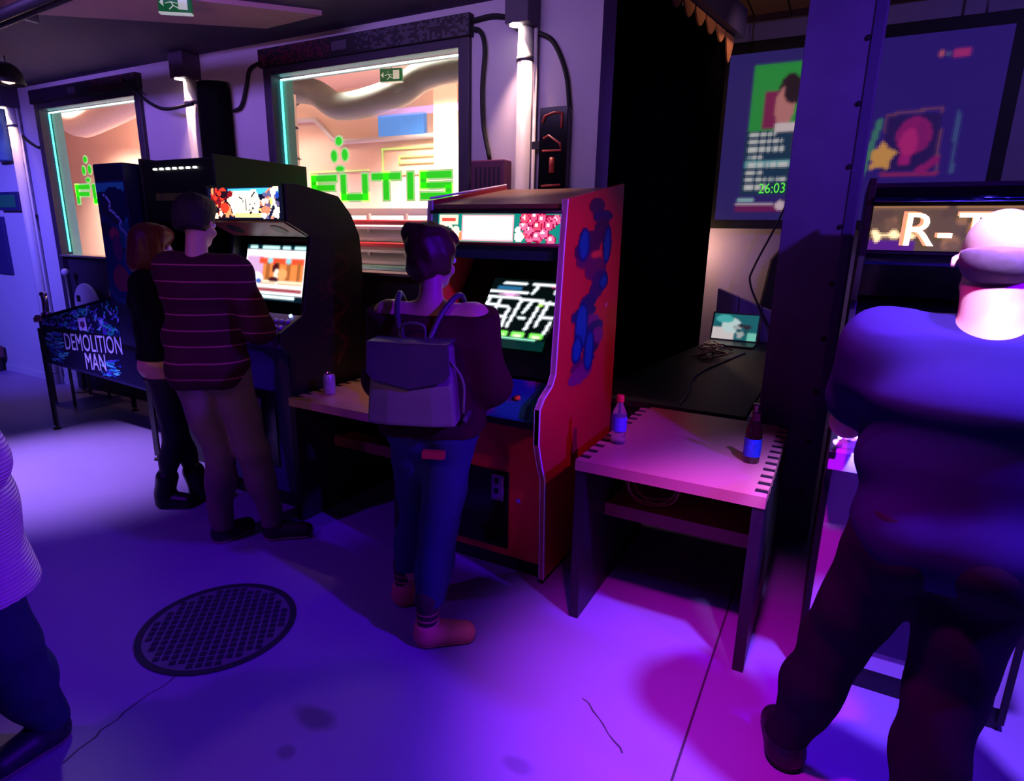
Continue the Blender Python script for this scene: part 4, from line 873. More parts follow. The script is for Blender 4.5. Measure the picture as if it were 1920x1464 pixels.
bm = bmesh.new(); bm_prism(bm, [(-.68, .95), (-.62, 1.46), (-.54, 1.58), (-.46, 1.60), (-.26, 1.60), (-.18, 1.53), (-.14, .95)], 'y', 6.22, 6.30); obj('backrest', bm, M_chair, t, .02); box('seat', -.72, -.18, 6.12, 6.50, .46, .54, M_chair, t, .02); tube('stem', [(-.45, 6.3, .08), (-.45, 6.3, .46)], .03, M_dark, t)
box('back_bar', -.48, -.42, 6.30, 6.33, .5, 1.1, M_dark, t)
for a in range(5): tube('foot', [(-.45, 6.3, .07), (-.45+.22*math.cos(a*1.257), 6.3+.20*math.sin(a*1.257), .03)], .02, M_dark, t, 6)
rebase(t)

t = thing('black_drape', 'black drape hanging from the beam beside the projection screen', 'curtain', (-1.2, 5.0, 0))
bm = bmesh.new(); n = 90; A = Vector((-1.60, 3.56, 0)); B = Vector((-1.07, 5.60, 0)); prev = None; nrm = Vector((B.y-A.y, -(B.x-A.x), 0)).normalized()
A = Vector((-1.38, 3.56, 0))
for i in range(n+1):
    s = i/n; p = A.lerp(B, s)+nrm*.03*math.sin(i*.9)
    c = [bm.verts.new((p.x, p.y, z)) for z in (0.02, 1.2, 2.4, 3.18)]
    if prev:
        for k in range(3): bm.faces.new((prev[k], c[k], c[k+1], prev[k+1]))
    prev = c
cu = obj('drape_cloth', bm, M_cloth_black, t, smooth=True); md = cu.modifiers.new('s', 'SOLIDIFY'); md.thickness = .006
M_tan = mat('tan_canvas', rgb(190, 128, 88), .8)
dirv = (B-A).normalized(); ang = math.atan2(dirv.y, dirv.x)
for i in range(9):
    s0 = .06+i*.104; L = (B-A).length; p0 = A+dirv*L*s0; wd = L*.092; dz = .07 if i < 8 else .17
    bm = bmesh.new(); q = nrm*.05
    pr_ = [(0, 3.19), (wd*.02, 3.16)]+[(wd*(.04+.92*k/6), 3.16-dz*math.sin(PI*(k+.01)/6)) for k in range(7)]+[(wd*.98, 3.16), (wd, 3.19)]
    Aa = [bm.verts.new(p0+dirv*u+q+Vector((0, 0, z))) for u, z in pr_]; Bb = [bm.verts.new(p0+dirv*u+q*1.25+Vector((0, 0, z))) for u, z in pr_]
    bm.faces.new(Aa); bm.faces.new(Bb[::-1])
    for k in range(len(Aa)): bm.faces.new((Aa[k], Aa[(k+1) % len(Aa)], Bb[(k+1) % len(Aa)], Bb[k]))
    obj('valance_scallop', bm, M_tan, t)
rebase(t)
bm = bmesh.new(); q = nrm
corn = [A+nrm*-.03, B+dirv*.05+nrm*-.03, B+dirv*.05+nrm*.12, A+nrm*.12]
bm_prism(bm, [(c.x, c.y) for c in corn], 'z', 3.20, 3.40); bmo = obj('curtain_beam', bm, mat('navy_beam', rgb(40, 34, 84), .5)); tag(bmo, 'dark blue beam above the black drape', 'beam')
hg = [tube('beam_hanger', [p+Vector((0, 0, 3.4))+nrm*.04, p+Vector((0, 0, 3.575))+nrm*.04], .01, M_grey, bmo) for p in (A.lerp(B, .2), A.lerp(B, .8))]
t = thing('steel_column', 'bluish steel column with riveted flanges beside the projection screen', 'column', (-.145, 3.62, 0))
M_col = mat('column_paint', rgb(104, 84, 130), .55, var=.35, scale=4, bump=.2)
box('front_flange', -.312, .022, 3.50, 3.525, 0, 3.56, M_col, t, .003); box('back_flange', -.312, .022, 3.72, 3.745, 0, 3.56, M_col, t, .003); box('web', -.155, -.135, 3.525, 3.72, 0, 3.56, M_col, t)
box('edge_strip', -.03, .012, 3.485, 3.50, 0, 3.56, mat('column_edge', rgb(70, 50, 110), .5), t)
for z in np.arange(.3, 3.5, .28): tube('rivet', [(-.045, 3.50, z), (-.045, 3.488, z)], .012, M_dark, t, 8)
rebase(t)
tag(tube('hanging_cable', spline([(-.40, 5.9, 3.568), (-.40, 5.9, 3.2), (-.42, 5.9, 2.4), (-.52, 5.86, 1.9), (-.70, 5.83, 1.42), (-.72, 5.82, 1.26), (-.60, 5.82, 1.02), (-.42, 5.76, .744)], 6), .009, M_rubber), 'thin black cable hanging in front of the projection screen', 'cable')

# projection screen
t = thing('projection_screen', 'wide projection screen showing a broadcast with timer 26:03', 'screen', (-.15, 6.3, 1.82))
cv = Canvas(130, 96, (52, 40, 118))
gx = lambda x: (x+1.17)/2.07; gz = lambda z: (z-1.82)/1.44
for i in range(130): cv.a[:, i] *= 1.0
cv.put((cv.x > .45), (50, 30, 130)); cv.rect(gx(-.94), gx(-.40), gz(2.60), gz(3.15), (48, 160, 72)); cv.rect(gx(-.96), gx(-.40), gz(2.04), gz(2.60), (30, 62, 92))
cv.rect(gx(-.84), gx(-.68), gz(2.62), gz(2.93), (140, 40, 90)); cv.ell(gx(-.63), gz(2.92), .045, .10, (50, 30, 44)); cv.ell(gx(-.66), gz(2.80), .040, .115, (206, 130, 130)); cv.ell(gx(-.605), gz(2.93), .035, .08, (44, 28, 40)); cv.rect(gx(-.72), gx(-.54), gz(2.58), gz(2.66), (230, 210, 215))
R = random.Random(6)
for i, (w_) in enumerate((.24, .30, .31, .15, .40, .16, .36, .2)):
    z = 2.555-i*.066; 
    if i == 4: cv.rect(gx(-.94), gx(-.46), gz(z-.012), gz(z+.048), (110, 180, 190))
    for k in range(int(w_/.022)): cv.rect(gx(-.93+k*.022), gx(-.93+k*.022+.018), gz(z), gz(z+.036), (225, 225, 225) if R.random() < .85 else (150, 170, 180))
cv.rect(gx(-.56), gx(-.46), gz(2.40), gz(2.58), (76, 40, 96)); cv.rect(gx(-.99), gx(-.40), gz(1.90), gz(1.955), (120, 30, 96)); cv.rect(gx(-.99), gx(-.66), gz(1.958), gz(1.968), (220, 200, 220)); cv.ell(gx(-.60), gz(1.95), .02, .03, (230, 200, 215)); cv.rect(gx(-.975), gx(-.84), gz(1.985), gz(2.01), (160, 200, 205))
# right half: framed emblem shape and glow
cv.line(gx(.145), gz(2.67), gz(0)*0+gx(.52), gz(2.70), .006, (130, 70, 110)); cv.line(gx(.52), gz(2.70), gx(.56), gz(2.2), .006, (130, 70, 110)); cv.line(gx(.145), gz(2.67), gx(.17), gz(2.2), .006, (110, 60, 110)); cv.line(gx(.17), gz(2.2), gx(.56), gz(2.2), .01, (150, 40, 110))
cv.put(((cv.x > gx(.15)) & (cv.x < gx(.54)) & (cv.y > gz(2.22)) & (cv.y < gz(2.66))), (46, 26, 100)); cv.ell(gx(.36), gz(2.50), .06, .10, (150, 30, 120)); cv.ell(gx(.33), gz(2.44), .03, .08, (190, 40, 130)); cv.line(gx(.40), gz(2.58), gx(.44), gz(2.42), .02, (140, 30, 120)); cv.rect(gx(.28), gx(.36), gz(2.27), gz(2.34), (170, 30, 130)); cv.line(gx(.44), gz(2.22), gx(.54), gz(2.30), .02, (150, 30, 120))
cv.poly([(gx(.06+.12*(1 if k % 2 == 0 else .6)*math.cos(k*PI/5+.3)+.09), gz(2.34+.13*(1 if k % 2 == 0 else .6)*math.sin(k*PI/5+.3))) for k in range(10)], (226, 160, 90)); cv.line(gx(.02), gz(2.2), gx(.10), gz(2.62), .015, (70, 130, 120)); cv.line(gx(.66), gz(2.2), gx(.64), gz(2.66), .008, (70, 90, 150)); cv.rect(gx(.44), gx(.47), gz(3.08), gz(3.12), (200, 90, 120)); cv.rect(gx(.53), gx(.64), gz(3.07), gz(3.13), (180, 50, 130)); cv.rect(gx(.49), gx(.52), gz(3.08), gz(3.11), (90, 90, 150))
t_s = printed('projected_picture', soft(cv, 1), (-1.17, 6.30, 1.82), (.90, 6.30, 1.82), (-1.17, 6.30, 3.26), print_mat('projection_light', .55, .8), t)
text_mesh('timer_digits', '26:03', .125, mat('timer_green', rgb(90, 235, 70), .5, emit=rgb(90, 235, 60), estr=.9), (-.685, 6.296, 2.06), (1, 0, .02), (0, 0, 1), t, .001, .85)
box('screen_border', -1.27, 1.0, 6.306, 6.33, 1.74, 3.36, M_rubber, t)
for x in (-1.0, .7): tube('screen_hanger', [(x, 6.318, 3.36), (x, 6.318, 3.60)], .008, M_grey, t)
rebase(t)
for o in (spot('far_warm_lamp', (-.75, 5.2, 3.45), (-.9, 6.5, 1.3), (1.0, .52, .30), 14, 110, .8), spot('far_warm_uplight', (-.5, 4.6, 2.95), (-.7, 5.0, 3.6), (1.0, .55, .33), 7, 150, .9)): pass
pl = bpy.data.lights.new('far_wall_fill', 'POINT'); pl.color = (1.0, .56, .36); pl.energy = 14; pl.shadow_soft_size = .03; po = bpy.data.objects.new('far_wall_fill', pl); C.objects.link(po); po.location = (-1.36, 6.25, 1.55)  # added bulb hidden behind the drape to warm the far wall
spot('far_blue_lamp', (1.8, 4.4, 3.4), (.2, 6.3, 2.4), (.3, .16, 1.0), 60, 90, .9)

# ================================================================== floor things and the rest
t = thing('manhole_cover', 'round cast iron manhole cover with a square tread grid', 'manhole cover', (-2.13, 1.40, 0))
M_iron = mat('cast_iron', rgb(52, 46, 62), .5, .3, var=.25)
lathe('cover_rim', [(.285, 0), (.31, 0), (.31, .006), (.285, .006), (.285, 0)], (-2.13, 1.40, 0), M_iron, t, 48); lathe('cover_plate', [(.001, .0), (.284, .0), (.284, .003), (.001, .003)], (-2.13, 1.40, 0), mat('worn_iron', rgb(112, 100, 128), .4, .2, var=.3), t, 48)
bm = bmesh.new(); g = .034; rt_ = .72
for i in range(-9, 10):
    for j in range(-9, 10):
        x, y = (i+.5)*g, (j+.5)*g
        if math.hypot(x, y) < .268:
            X = -2.13+x*math.cos(rt_)-y*math.sin(rt_); Y = 1.40+x*math.sin(rt_)+y*math.cos(rt_); s = g*.36; vs = []
            for (a, b, z) in ((-1, -1, .003), (1, -1, .003), (1, 1, .003), (-1, 1, .003), (-.8, -.8, .007), (.8, -.8, .007), (.8, .8, .007), (-.8, .8, .007)):
                u, v = a*s, b*s; vs.append(bm.verts.new((X+u*math.cos(rt_)-v*math.sin(rt_), Y+u*math.sin(rt_)+v*math.cos(rt_), z)))
            for f in ((4, 5, 6, 7), (0, 1, 5, 4), (1, 2, 6, 5), (2, 3, 7, 6), (3, 0, 4, 7)): bm.faces.new([vs[q] for q in f])
st = obj('tread_studs', bm, M_iron, t); st['kind'] = 'stuff'
rebase(t)
t = thing('bench', 'low dark brick coloured bench against the blue lit wall', 'bench', (-8.6, 3.0, 0))
M_bench = mat('bench_vinyl', rgb(110, 60, 70), .5)
box('bench_seat', -9.5, -8.35, 2.85, 3.27, .16, .30, M_bench, t, .02); box('bench_base', -9.45, -8.40, 2.90, 3.25, 0, .16, M_dark, t); rebase(t)
t = thing('shell_chair', 'pale rounded chair back standing behind the pinball machine', 'chair', (-6.3, 3.1, 0))
M_shell = mat('pale_shell', rgb(200, 190, 220), .4)
bm = bmesh.new(); bm_prism(bm, [(-6.56, .62)]+[(-6.36-.20*math.cos(k*PI/12), .90+.21*math.sin(k*PI/12)) for k in range(13)]+[(-6.16, .62)], 'y', 3.20, 3.23); obj('backrest', bm, M_shell, t, .008); box('seat', -6.56, -6.16, 2.86, 3.23, .43, .47, M_shell, t, .015); box('back_support', -6.40, -6.32, 3.205, 3.225, .45, .64, M_grey, t)
for x, y in ((-6.53, 2.89), (-6.19, 2.89), (-6.53, 3.2), (-6.19, 3.2)): tube('leg', [(x, y, 0), (x, y, .43)], .014, M_grey, t)
box('hand_hole', -6.50, -6.44, 3.196, 3.2005, .93, .99, M_dark, t); rebase(t)
t = thing('pole_stand', 'thin pole with a round knob behind the pinball machine', 'pole', (-6.68, 3.22, 0))
tube('pole', [(-6.68, 3.22, 0.01), (-6.68, 3.22, 1.18)], .012, M_grey, t); bm = bmesh.new(); bmesh.ops.create_uvsphere(bm, u_segments=14, v_segments=9, radius=.035, matrix=Matrix.Translation((-6.68, 3.22, 1.20))); obj('knob', bm, M_shell, t, smooth=True); lathe('pole_base', [(.001, 0), (.08, 0), (.08, .012), (.001, .016)], (-6.68, 3.215, 0), M_grey, t); rebase(t)

# ================================================================== people
SKIN = mat('skin', rgb(214, 160, 140), .5, var=.06, scale=20)
def rz(v, a): c, s = math.cos(a), math.sin(a); return np.array([v[0]*c-v[1]*s, v[0]*s+v[1]*c, v[2]])
def head_frame(J):
    yaw = J.get('hyaw', 0); pit = J.get('hpit', 0); c = np.array(J['head'])
    def tf(v):
        v = np.array(v, float); y, z = v[1]*math.cos(pit)+v[2]*math.sin(pit), -v[1]*math.sin(pit)+v[2]*math.cos(pit)   # +pitch looks down
        return c+rz((v[0], y, z), yaw)
    R = np.array(Matrix.Rotation(yaw, 3, 'Z') @ Matrix.Rotation(-pit, 3, 'X'))
    return tf, R
def head_prims(J, s=1.0):
    tf, R = head_frame(J); e = lambda c, r, **k: ('e', tf(np.array(c)*s), tuple(np.array(r)*s), R, dict(k=k.get('k', .02)*s))
    cn = lambda a, b, ra, rb, k=.012: ('c', tf(np.array(a)*s), tf(np.array(b)*s), ra*s, rb*s, dict(k=k))
    P = [e((0, -.012, .030), (.077, .096, .088)), e((0, .030, -.035), (.062, .066, .080)), e((0, .058, -.085), (.036, .030, .026), k=.03)]
    P += [cn((0, .096, .012), (0, .112, -.026), .009, .014), e((0, .112, -.030), (.017, .012, .010), k=.008)]           # nose
    P += [cn((-.040, .085, .020), (.040, .085, .020), .012, .012, .015)]                                                  # brow
    P += [cn((-.022, .094, -.060), (.022, .094, -.060), .007, .007, .006), cn((-.018, .092, -.070), (.018, .092, -.070), .008, .008, .006)]  # lips
    for sd in (-1, 1):
        P += [e((sd*.081, -.010, -.006), (.013, .022, .034), k=.014), e((sd*.033, .083, .004), (.014, .012, .010), k=.004), e((sd*.045, .062, -.035), (.024, .026, .024), k=.02)]
    return P
def hand_prims(w, fdir, palm, side, s=1.0, curl=.5):
    """w wrist, fdir towards the fingers, palm = palm normal, side=+1 if the thumb lies on cross(fdir,palm)"""
    w = np.array(w, float); f = np.array(fdir, float); f /= np.linalg.norm(f); p = np.array(palm, float); p -= f*(p@f); p /= np.linalg.norm(p); t = np.cross(f, p)*side
    P = [('c', w, w+f*.03*s, .026*s, .030*s, dict(k=.02))]
    for i, o in enumerate((.028, .010, -.009, -.027)):
        b = w+f*.085*s+t*o*s; P.append(('c', w+f*.02*s+t*o*.7*s, b, .017*s, .0135*s, dict(k=.012)))
        L = (.040, .046, .043, .034)[i]*s; a = curl*.8; d1 = f*math.cos(a)+p*math.sin(a); k1 = b+d1*L; a2 = curl*2.0; d2 = f*math.cos(a2)+p*math.sin(a2); k2 = k1+d2*L*.75; a3 = curl*2.9; d3 = f*math.cos(a3)+p*math.sin(a3)
        P += [('c', b, k1, .0105*s, .0095*s, dict(k=.004)), ('c', k1, k2, .0093*s, .0083*s, dict(k=.003)), ('c', k2, k2+d3*L*.5, .0082*s, .007*s, dict(k=.003))]
    tb = w+f*.028*s+t*.028*s; t1 = tb+(f*.55+t*.75+p*.35)*.040*s; t2 = t1+(f*.85+t*.15+p*.5)*.034*s
    P += [('c', tb, t1, .014*s, .012*s, dict(k=.01)), ('c', t1, t2, .0115*s, .009*s, dict(k=.003))]
    return P
def build(J):
    g = J.get('girth', 1.0); a = lambda n: np.array(J[n], float); P = {}
    pel, wai, che, nec = a('pelvis'), a('waist'), a('chest'), a('neck')
    wx = J.get('wx', (.150, .130, .155)); wy = J.get('wy', (.105, .092, .108)); ty = J.get('tyaw', 0.0)
    P['torso'] = [('t', pel, wai, (wx[0]*g, wy[0]*g), (wx[1]*g, wy[1]*g), .08, ty), ('t', wai, che, (wx[1]*g, wy[1]*g), (wx[2]*g, wy[2]*g), .07, ty),
                  ('c', a('shL'), a('shR'), .060*g, .060*g), ('t', che, (a('shL')+a('shR'))/2+np.array((0, 0, .015)), (wx[2]*.95*g, wy[2]*.95*g), (.09*g, .06*g), .05, ty)]
    P['neck'] = [('c', nec, np.array(J['head'])+np.array((0, -.012, -.05)), .058*J.get('nk', 1), .052*J.get('nk', 1))]
    P['glute'] = []
    for sd in 'LR':
        P['leg'+sd] = [('c', a('hip'+sd), a('kn'+sd), .088*g, .060*g), ('c', a('kn'+sd), a('kn'+sd)*.55+a('an'+sd)*.45, .058*g, .056*g), ('c', a('kn'+sd)*.6+a('an'+sd)*.4, a('an'+sd), .055*g, .039*g)]
        tw = a('toe'+sd); an = a('an'+sd); P['foot'+sd] = [('c', an, an*np.array((1, 1, 0))+np.array((0, 0, .045)), .040, .042), ('c', an*np.array((1, 1, 0))+np.array((0, 0, .045+J.get('lift'+sd, 0))), tw, .044, .034)]
        P['arm'+sd] = [('c', a('sh'+sd), a('el'+sd), .056*g, .044*g), ('c', a('el'+sd), a('wr'+sd), .043*g, .029*g)]
        fd = a('wr'+sd)-a('el'+sd); P['hand'+sd] = hand_prims(a('wr'+sd), J.get('hd'+sd, fd), J.get('pn'+sd, (0, 0, -1)), J.get('ts'+sd, 1 if sd == 'R' else -1), J.get('hs', 1.0), J.get('curl'+sd, .5))
    hp = (pel-np.array((0, .035, .03)))
    P['glute'] = [('e', hp+(a('hipR')-a('hipL'))*.42*s_, (.092*g, .095*g, .10*g)) for s_ in (-1, 1)]
    P['head'] = head_prims(J, J.get('hs2', 1.0))
    return P
def std(h=1.75, dx=0.0):
    s = h/1.75; S_ = lambda *v: tuple(np.array(v)*s)
    J = dict(pelvis=S_(0, 0, .96), waist=S_(0, .01, 1.10), chest=S_(0, 0, 1.30), neck=S_(0, -.015, 1.44), head=S_(0, .02, 1.625), shL=S_(-.175, 0, 1.40), shR=S_(.175, 0, 1.40), elL=S_(-.24, .06, 1.12), elR=S_(.24, .06, 1.12), wrL=S_(-.17, .30, 1.10), wrR=S_(.17, .30, 1.10),
             hipL=S_(-.085, 0, .93), hipR=S_(.085, 0, .93), knL=S_(-.09, .02, .50), knR=S_(.09, .02, .50), anL=S_(-.095, -.02, .09), anR=S_(.095, -.02, .09), toeL=S_(-.115, .135, .035), toeR=S_(.115, .135, .035))
    return J
def person(label, loc, yaw, J):
    P = build(J); allp = P['torso']+P['glute']+P['neck']+P['head']+P['legL']+P['legR']+P['footL']+P['footR']+P['armL']+P['armR']+P['handL']+P['handR']
    t = thing('person', label, 'person', (loc[0], loc[1], 0)); t.rotation_euler = (0, 0, yaw)
    implicit('body', allp, SKIN, t, k=.035, off=-.006, h=.0085)
    e = J.get('eyes', True)
    tf, R = head_frame(J)
    bm = bmesh.new()
    for sd in (-1, 1): bmesh.ops.create_uvsphere(bm, u_segments=10, v_segments=8, radius=.0115, matrix=Matrix.Translation(tf(np.array((sd*.033, .086, .004))*J.get('hs2', 1))))
    o = obj('eyes', bm, mat('eye_white', rgb(225, 220, 215), .2), t, smooth=True)
    return t, P
def lowhair(J, t, m, prims, **k): return implicit('hair', prims, m, t, k=.025, h=.008, **k)

# ---- man in the striped sweater
J = std(1.78); a_ = math.radians(36)
loc = (-2.74, 1.90)
def L_(p, loc=loc, yaw=a_):   # world -> local
    v = rz((p[0]-loc[0], p[1]-loc[1], p[2]), -yaw); return tuple(v)
J.update(girth=1.0, wx=(.152, .145, .138), hyaw=math.radians(-14), hpit=.18, head=(0.0, .035, 1.655), anL=L_((-2.76, 1.89, .09)), toeL=L_((-2.74, 2.03, .035)), anR=L_((-2.55, 2.05, .09)), toeR=L_((-2.42, 2.15, .035)), knL=L_((-2.76, 1.93, .50)), knR=L_((-2.62, 2.02, .50)),
         elR=L_((-2.45, 1.98, 1.17)), wrR=L_((-2.715, 2.20, 1.175)), pnR=(0, .2, -1), shR=(.160, 0, 1.425), shL=(-.125, .01, 1.425), elL=L_((-2.90, 2.08, 1.17)), wrL=L_((-2.90, 2.26, 1.17)), curlR=.55)
t, P = person('person in a maroon sweater with thin pale stripes playing the curved black cabinet', loc, a_, J)
def stripe_mat():
    m = bpy.data.materials.new('striped_knit'); m.use_nodes = True; nt = m.node_tree; b = nt.nodes['Principled BSDF']; tc = nt.nodes.new('ShaderNodeTexCoord'); sx = nt.nodes.new('ShaderNodeSeparateXYZ'); nt.links.new(tc.outputs['Object'], sx.inputs[0])
    mo = nt.nodes.new('ShaderNodeMath'); mo.operation = 'PINGPONG'; mo.inputs[1].default_value = .0385; nt.links.new(sx.outputs['Z'], mo.inputs[0])
    gt = nt.nodes.new('ShaderNodeMath'); gt.operation = 'LESS_THAN'; gt.inputs[1].default_value = .0032; nt.links.new(mo.outputs[0], gt.inputs[0])
    mx = nt.nodes.new('ShaderNodeMix'); mx.data_type = 'RGBA'; mx.inputs[6].default_value = rgb(66, 22, 40)+(1,); mx.inputs[7].default_value = rgb(170, 84, 104)+(1,); nt.links.new(gt.outputs[0], mx.inputs[0]); nt.links.new(mx.outputs[2], b.inputs['Base Color']); b.inputs['Roughness'].default_value = .9; b.inputs['Specular IOR Level'].default_value = .1
    return m
implicit('sweater', P['torso']+P['glute']+P['armL']+P['armR'], stripe_mat(), t, k=.05, off=.024, cuts=[((0, 0, .865), (0, 0, -1)), ((0, 0, 1.53), (0, 0, 1)), (L_((-2.69, 2.18, 1.17)), np.array(J['wrR'])-np.array(J['elR'])), ], wr=(.004, (14, 14, 22)), seed=1)
implicit('trousers', P['glute']+P['torso'][:1]+P['legL']+P['legR'], mat('taupe_chinos', rgb(132, 112, 104), .9, spec=.1), t, k=.03, off=.018, cuts=[((0, 0, .99), (0, 0, 1)), ((0, 0, .075), (0, 0, -1))], wr=(.004, (16, 16, 26)), seed=2)
for sd in 'LR':
    s_ = implicit('shoe', P['foot'+sd], mat('dark_shoe', rgb(52, 34, 40), .5), t, k=.02, off=.010, h=.006, cuts=[((0, 0, .012), (0, 0, -1)), ((0, 0, .10), (0, 0, 1))])
    so = implicit('sole', P['foot'+sd], mat('pale_sole', rgb(190, 150, 140), .6), None, k=.02, off=.014, h=.006, cuts=[((0, 0, .001), (0, 0, -1)), ((0, 0, .016), (0, 0, 1))]); so.parent = s_
tf, R = head_frame(J); e = lambda c, r: ('e', tf(c), r, R)
implicit('hair', [e((0, -.016, .048), (.082, .098, .085)), e((0, -.045, .0), (.075, .068, .075)), e((0, .03, .085), (.066, .06, .045))], mat('dark_brown_hair', rgb(34, 20, 20), .7, var=.4, scale=60), t, k=.02, off=.004, h=.007, wr=(.0014, (120, 120, 80)), seed=23, cuts=[(tf((0, .0, -.045)), (0, -.25, -1)), (tf((0, .085, .06)), rz((0, 1, -.25), J['hyaw']))])

# ---- woman in the black cropped top
J = std(1.65); a_ = math.radians(-38); loc = (-3.40, 2.06)
J.update(girth=.86, wx=(.155, .120, .140), head=(0, .03, 1.525), hpit=.12, elL=(-.20, .02, 1.05), wrL=(-.13, .20, 1.0), elR=(.20, .04, 1.05), wrR=(.10, .21, 1.02), anL=L_((-3.33, 2.16, .09), loc, a_), toeL=L_((-3.22, 2.24, .035), loc, a_), anR=L_((-3.42, 2.0, .09), loc, a_), toeR=L_((-3.30, 2.06, .035), loc, a_), knL=(-.075, .03, .47), knR=(.075, .03, .47), hs=.88, hs2=.95)
t, P = person('person with a red brown bob in a black top and boots watching the game', loc, a_, J)
implicit('undershirt', P['torso'][:2], mat('beige_cotton', rgb(250, 222, 130), .85), t, k=.04, off=.020, cuts=[((0, 0, .795), (0, 0, -1)), ((0, 0, 1.1), (0, 0, 1))])
implicit('sweater', P['torso']+P['armL']+P['armR'], mat('black_knit', rgb(14, 12, 16), .95, spec=.1), t, k=.05, off=.030, cuts=[((0, 0, .915), (0, 0, -1)), ((0, 0, 1.425), (0, 0, 1))], wr=(.003, (14, 14, 20)), seed=4)
implicit('leggings', P['glute']+P['torso'][:1]+P['legL']+P['legR'], mat('black_leggings', rgb(24, 20, 34), .7), t, k=.03, off=.006, cuts=[((0, 0, .81), (0, 0, 1)), ((0, 0, .12), (0, 0, -1))])
for sd in 'LR':
    b_ = implicit('boot', P['foot'+sd]+[('c', J['an'+sd], np.array(J['an'+sd])*.75+np.array(J['kn'+sd])*.25, .044, .050)], mat('black_boot', rgb(16, 13, 20), .4), t, k=.02, off=.012, h=.006, cuts=[((0, 0, .022), (0, 0, -1))])
    so = implicit('sole', P['foot'+sd], mat('boot_sole', rgb(20, 18, 26), .7), None, k=.02, off=.016, h=.006, cuts=[((0, 0, .001), (0, 0, -1)), ((0, 0, .026), (0, 0, 1))]); so.parent = b_
tf, R = head_frame(J); e = lambda c, r: ('e', tf(c), r, R)
implicit('hair', [e((0, -.014, .045), (.086, .100, .083)), e((0, -.045, -.04), (.088, .075, .11)), e((0, -.05, -.10), (.080, .062, .05)), e((.062, .0, -.05), (.030, .055, .10)), e((-.062, .0, -.05), (.030, .055, .10)), e((0, .045, .078), (.062, .052, .038))], mat('red_brown_hair', rgb(96, 34, 30), .45, var=.35, scale=50), t, k=.025, off=.004, h=.007, wr=(.0016, (110, 110, 12)), seed=22, sub=[('e', tf((0, .125, -.045)), (.075, .082, .085), R)])

# ---- woman with the backpack
J = std(1.66); a_ = math.radians(22); loc = (-1.37, 1.90)
J.update(girth=1.06, wx=(.170, .135, .145), head=(0.0, .025, 1.535), hyaw=math.radians(-30), hpit=.15, shL=(-.165, 0, 1.315), shR=(.165, 0, 1.315), elL=(-.23, .07, 1.04), wrL=(-.14, .28, .99), elR=L_((-1.15, 1.99, 1.06), loc, a_), wrR=L_((-1.27, 2.17, .98), loc, a_), pnR=(0, 0, -1), anL=L_((-1.56, 1.93, .09), loc, a_), toeL=L_((-1.55, 2.06, .035), loc, a_), anR=L_((-1.30, 1.75, .09), loc, a_), toeR=L_((-1.18, 1.84, .035), loc, a_), knL=L_((-1.49, 1.95, .47), loc, a_), knR=L_((-1.31, 1.85, .47), loc, a_), hs=.9, hs2=.97, nk=.9)
t, P = person('person with a silver backpack and pink shoes at the red cabinet', loc, a_, J)
implicit('sweater', P['torso']+P['glute']+P['armL']+P['armR'], mat('maroon_knit', rgb(66, 20, 36), .95, spec=.1), t, k=.055, off=.022, cuts=[((0, 0, .855), (0, -.1, -1)), ((0, 0, 1.345), (0, -.25, 1))], wr=(.004, (12, 12, 18)), seed=6)
jn = mat('blue_denim', rgb(32, 48, 92), .85, var=.2, scale=30)
J_ = implicit('jeans', P['glute']+P['torso'][:1]+P['legL']+P['legR'], jn, t, k=.03, off=.014, cuts=[((0, 0, .93), (0, 0, 1)), ((0, 0, .175), (0, 0, -1))], wr=(.003, (16, 16, 30)), seed=7)
patch = box('waist_patch', .00, .085, -.182, -.150, .805, .832, mat('red_leather', rgb(190, 50, 60), .5), None, .001); patch.parent = J_
for sd in 'LR':
    an = np.array(J['an'+sd]); sk = implicit('sock', [('c', an-np.array((0, 0, .01)), an+np.array((0, 0, .11)), .036, .042)], mat('striped_sock_dark', rgb(60, 24, 44), .9), t, off=.006, h=.006)
    for z in (.115, .145): lathe('sock_band', [(.0455, 0), (.0475, .004), (.0455, .008)], (an[0], an[1], z), mat('sock_pink', rgb(190, 90, 100), .9), None, 16).parent = sk
    s_ = implicit('shoe', P['foot'+sd], mat('pink_suede', rgb(226, 128, 112), .7), t, k=.02, off=.012, h=.006, cuts=[((0, 0, .014), (0, 0, -1)), ((0, 0, .092), (0, 0, 1))])
    so = implicit('sole', P['foot'+sd], mat('tan_sole', rgb(200, 110, 100), .7), None, k=.02, off=.015, h=.006, cuts=[((0, 0, .001), (0, 0, -1)), ((0, 0, .018), (0, 0, 1))]); so.parent = s_
tf, R = head_frame(J); e = lambda c, r: ('e', tf(c), r, R)
implicit('hair', [e((0, -.016, .042), (.084, .102, .088)), e((0, -.048, -.02), (.066, .056, .070)), e((-.05, -.075, .085), (.036, .034, .030)), e((0, .04, .08), (.062, .05, .04)), e((.064, .0, .0), (.022, .036, .05))], mat('auburn_hair', rgb(70, 22, 20), .5, var=.4, scale=55), t, k=.015, off=.003, h=.006, wr=(.0028, (90, 70, 60)), seed=21, sub=[('e', tf((0, .125, -.045)), (.078, .08, .09), R)])
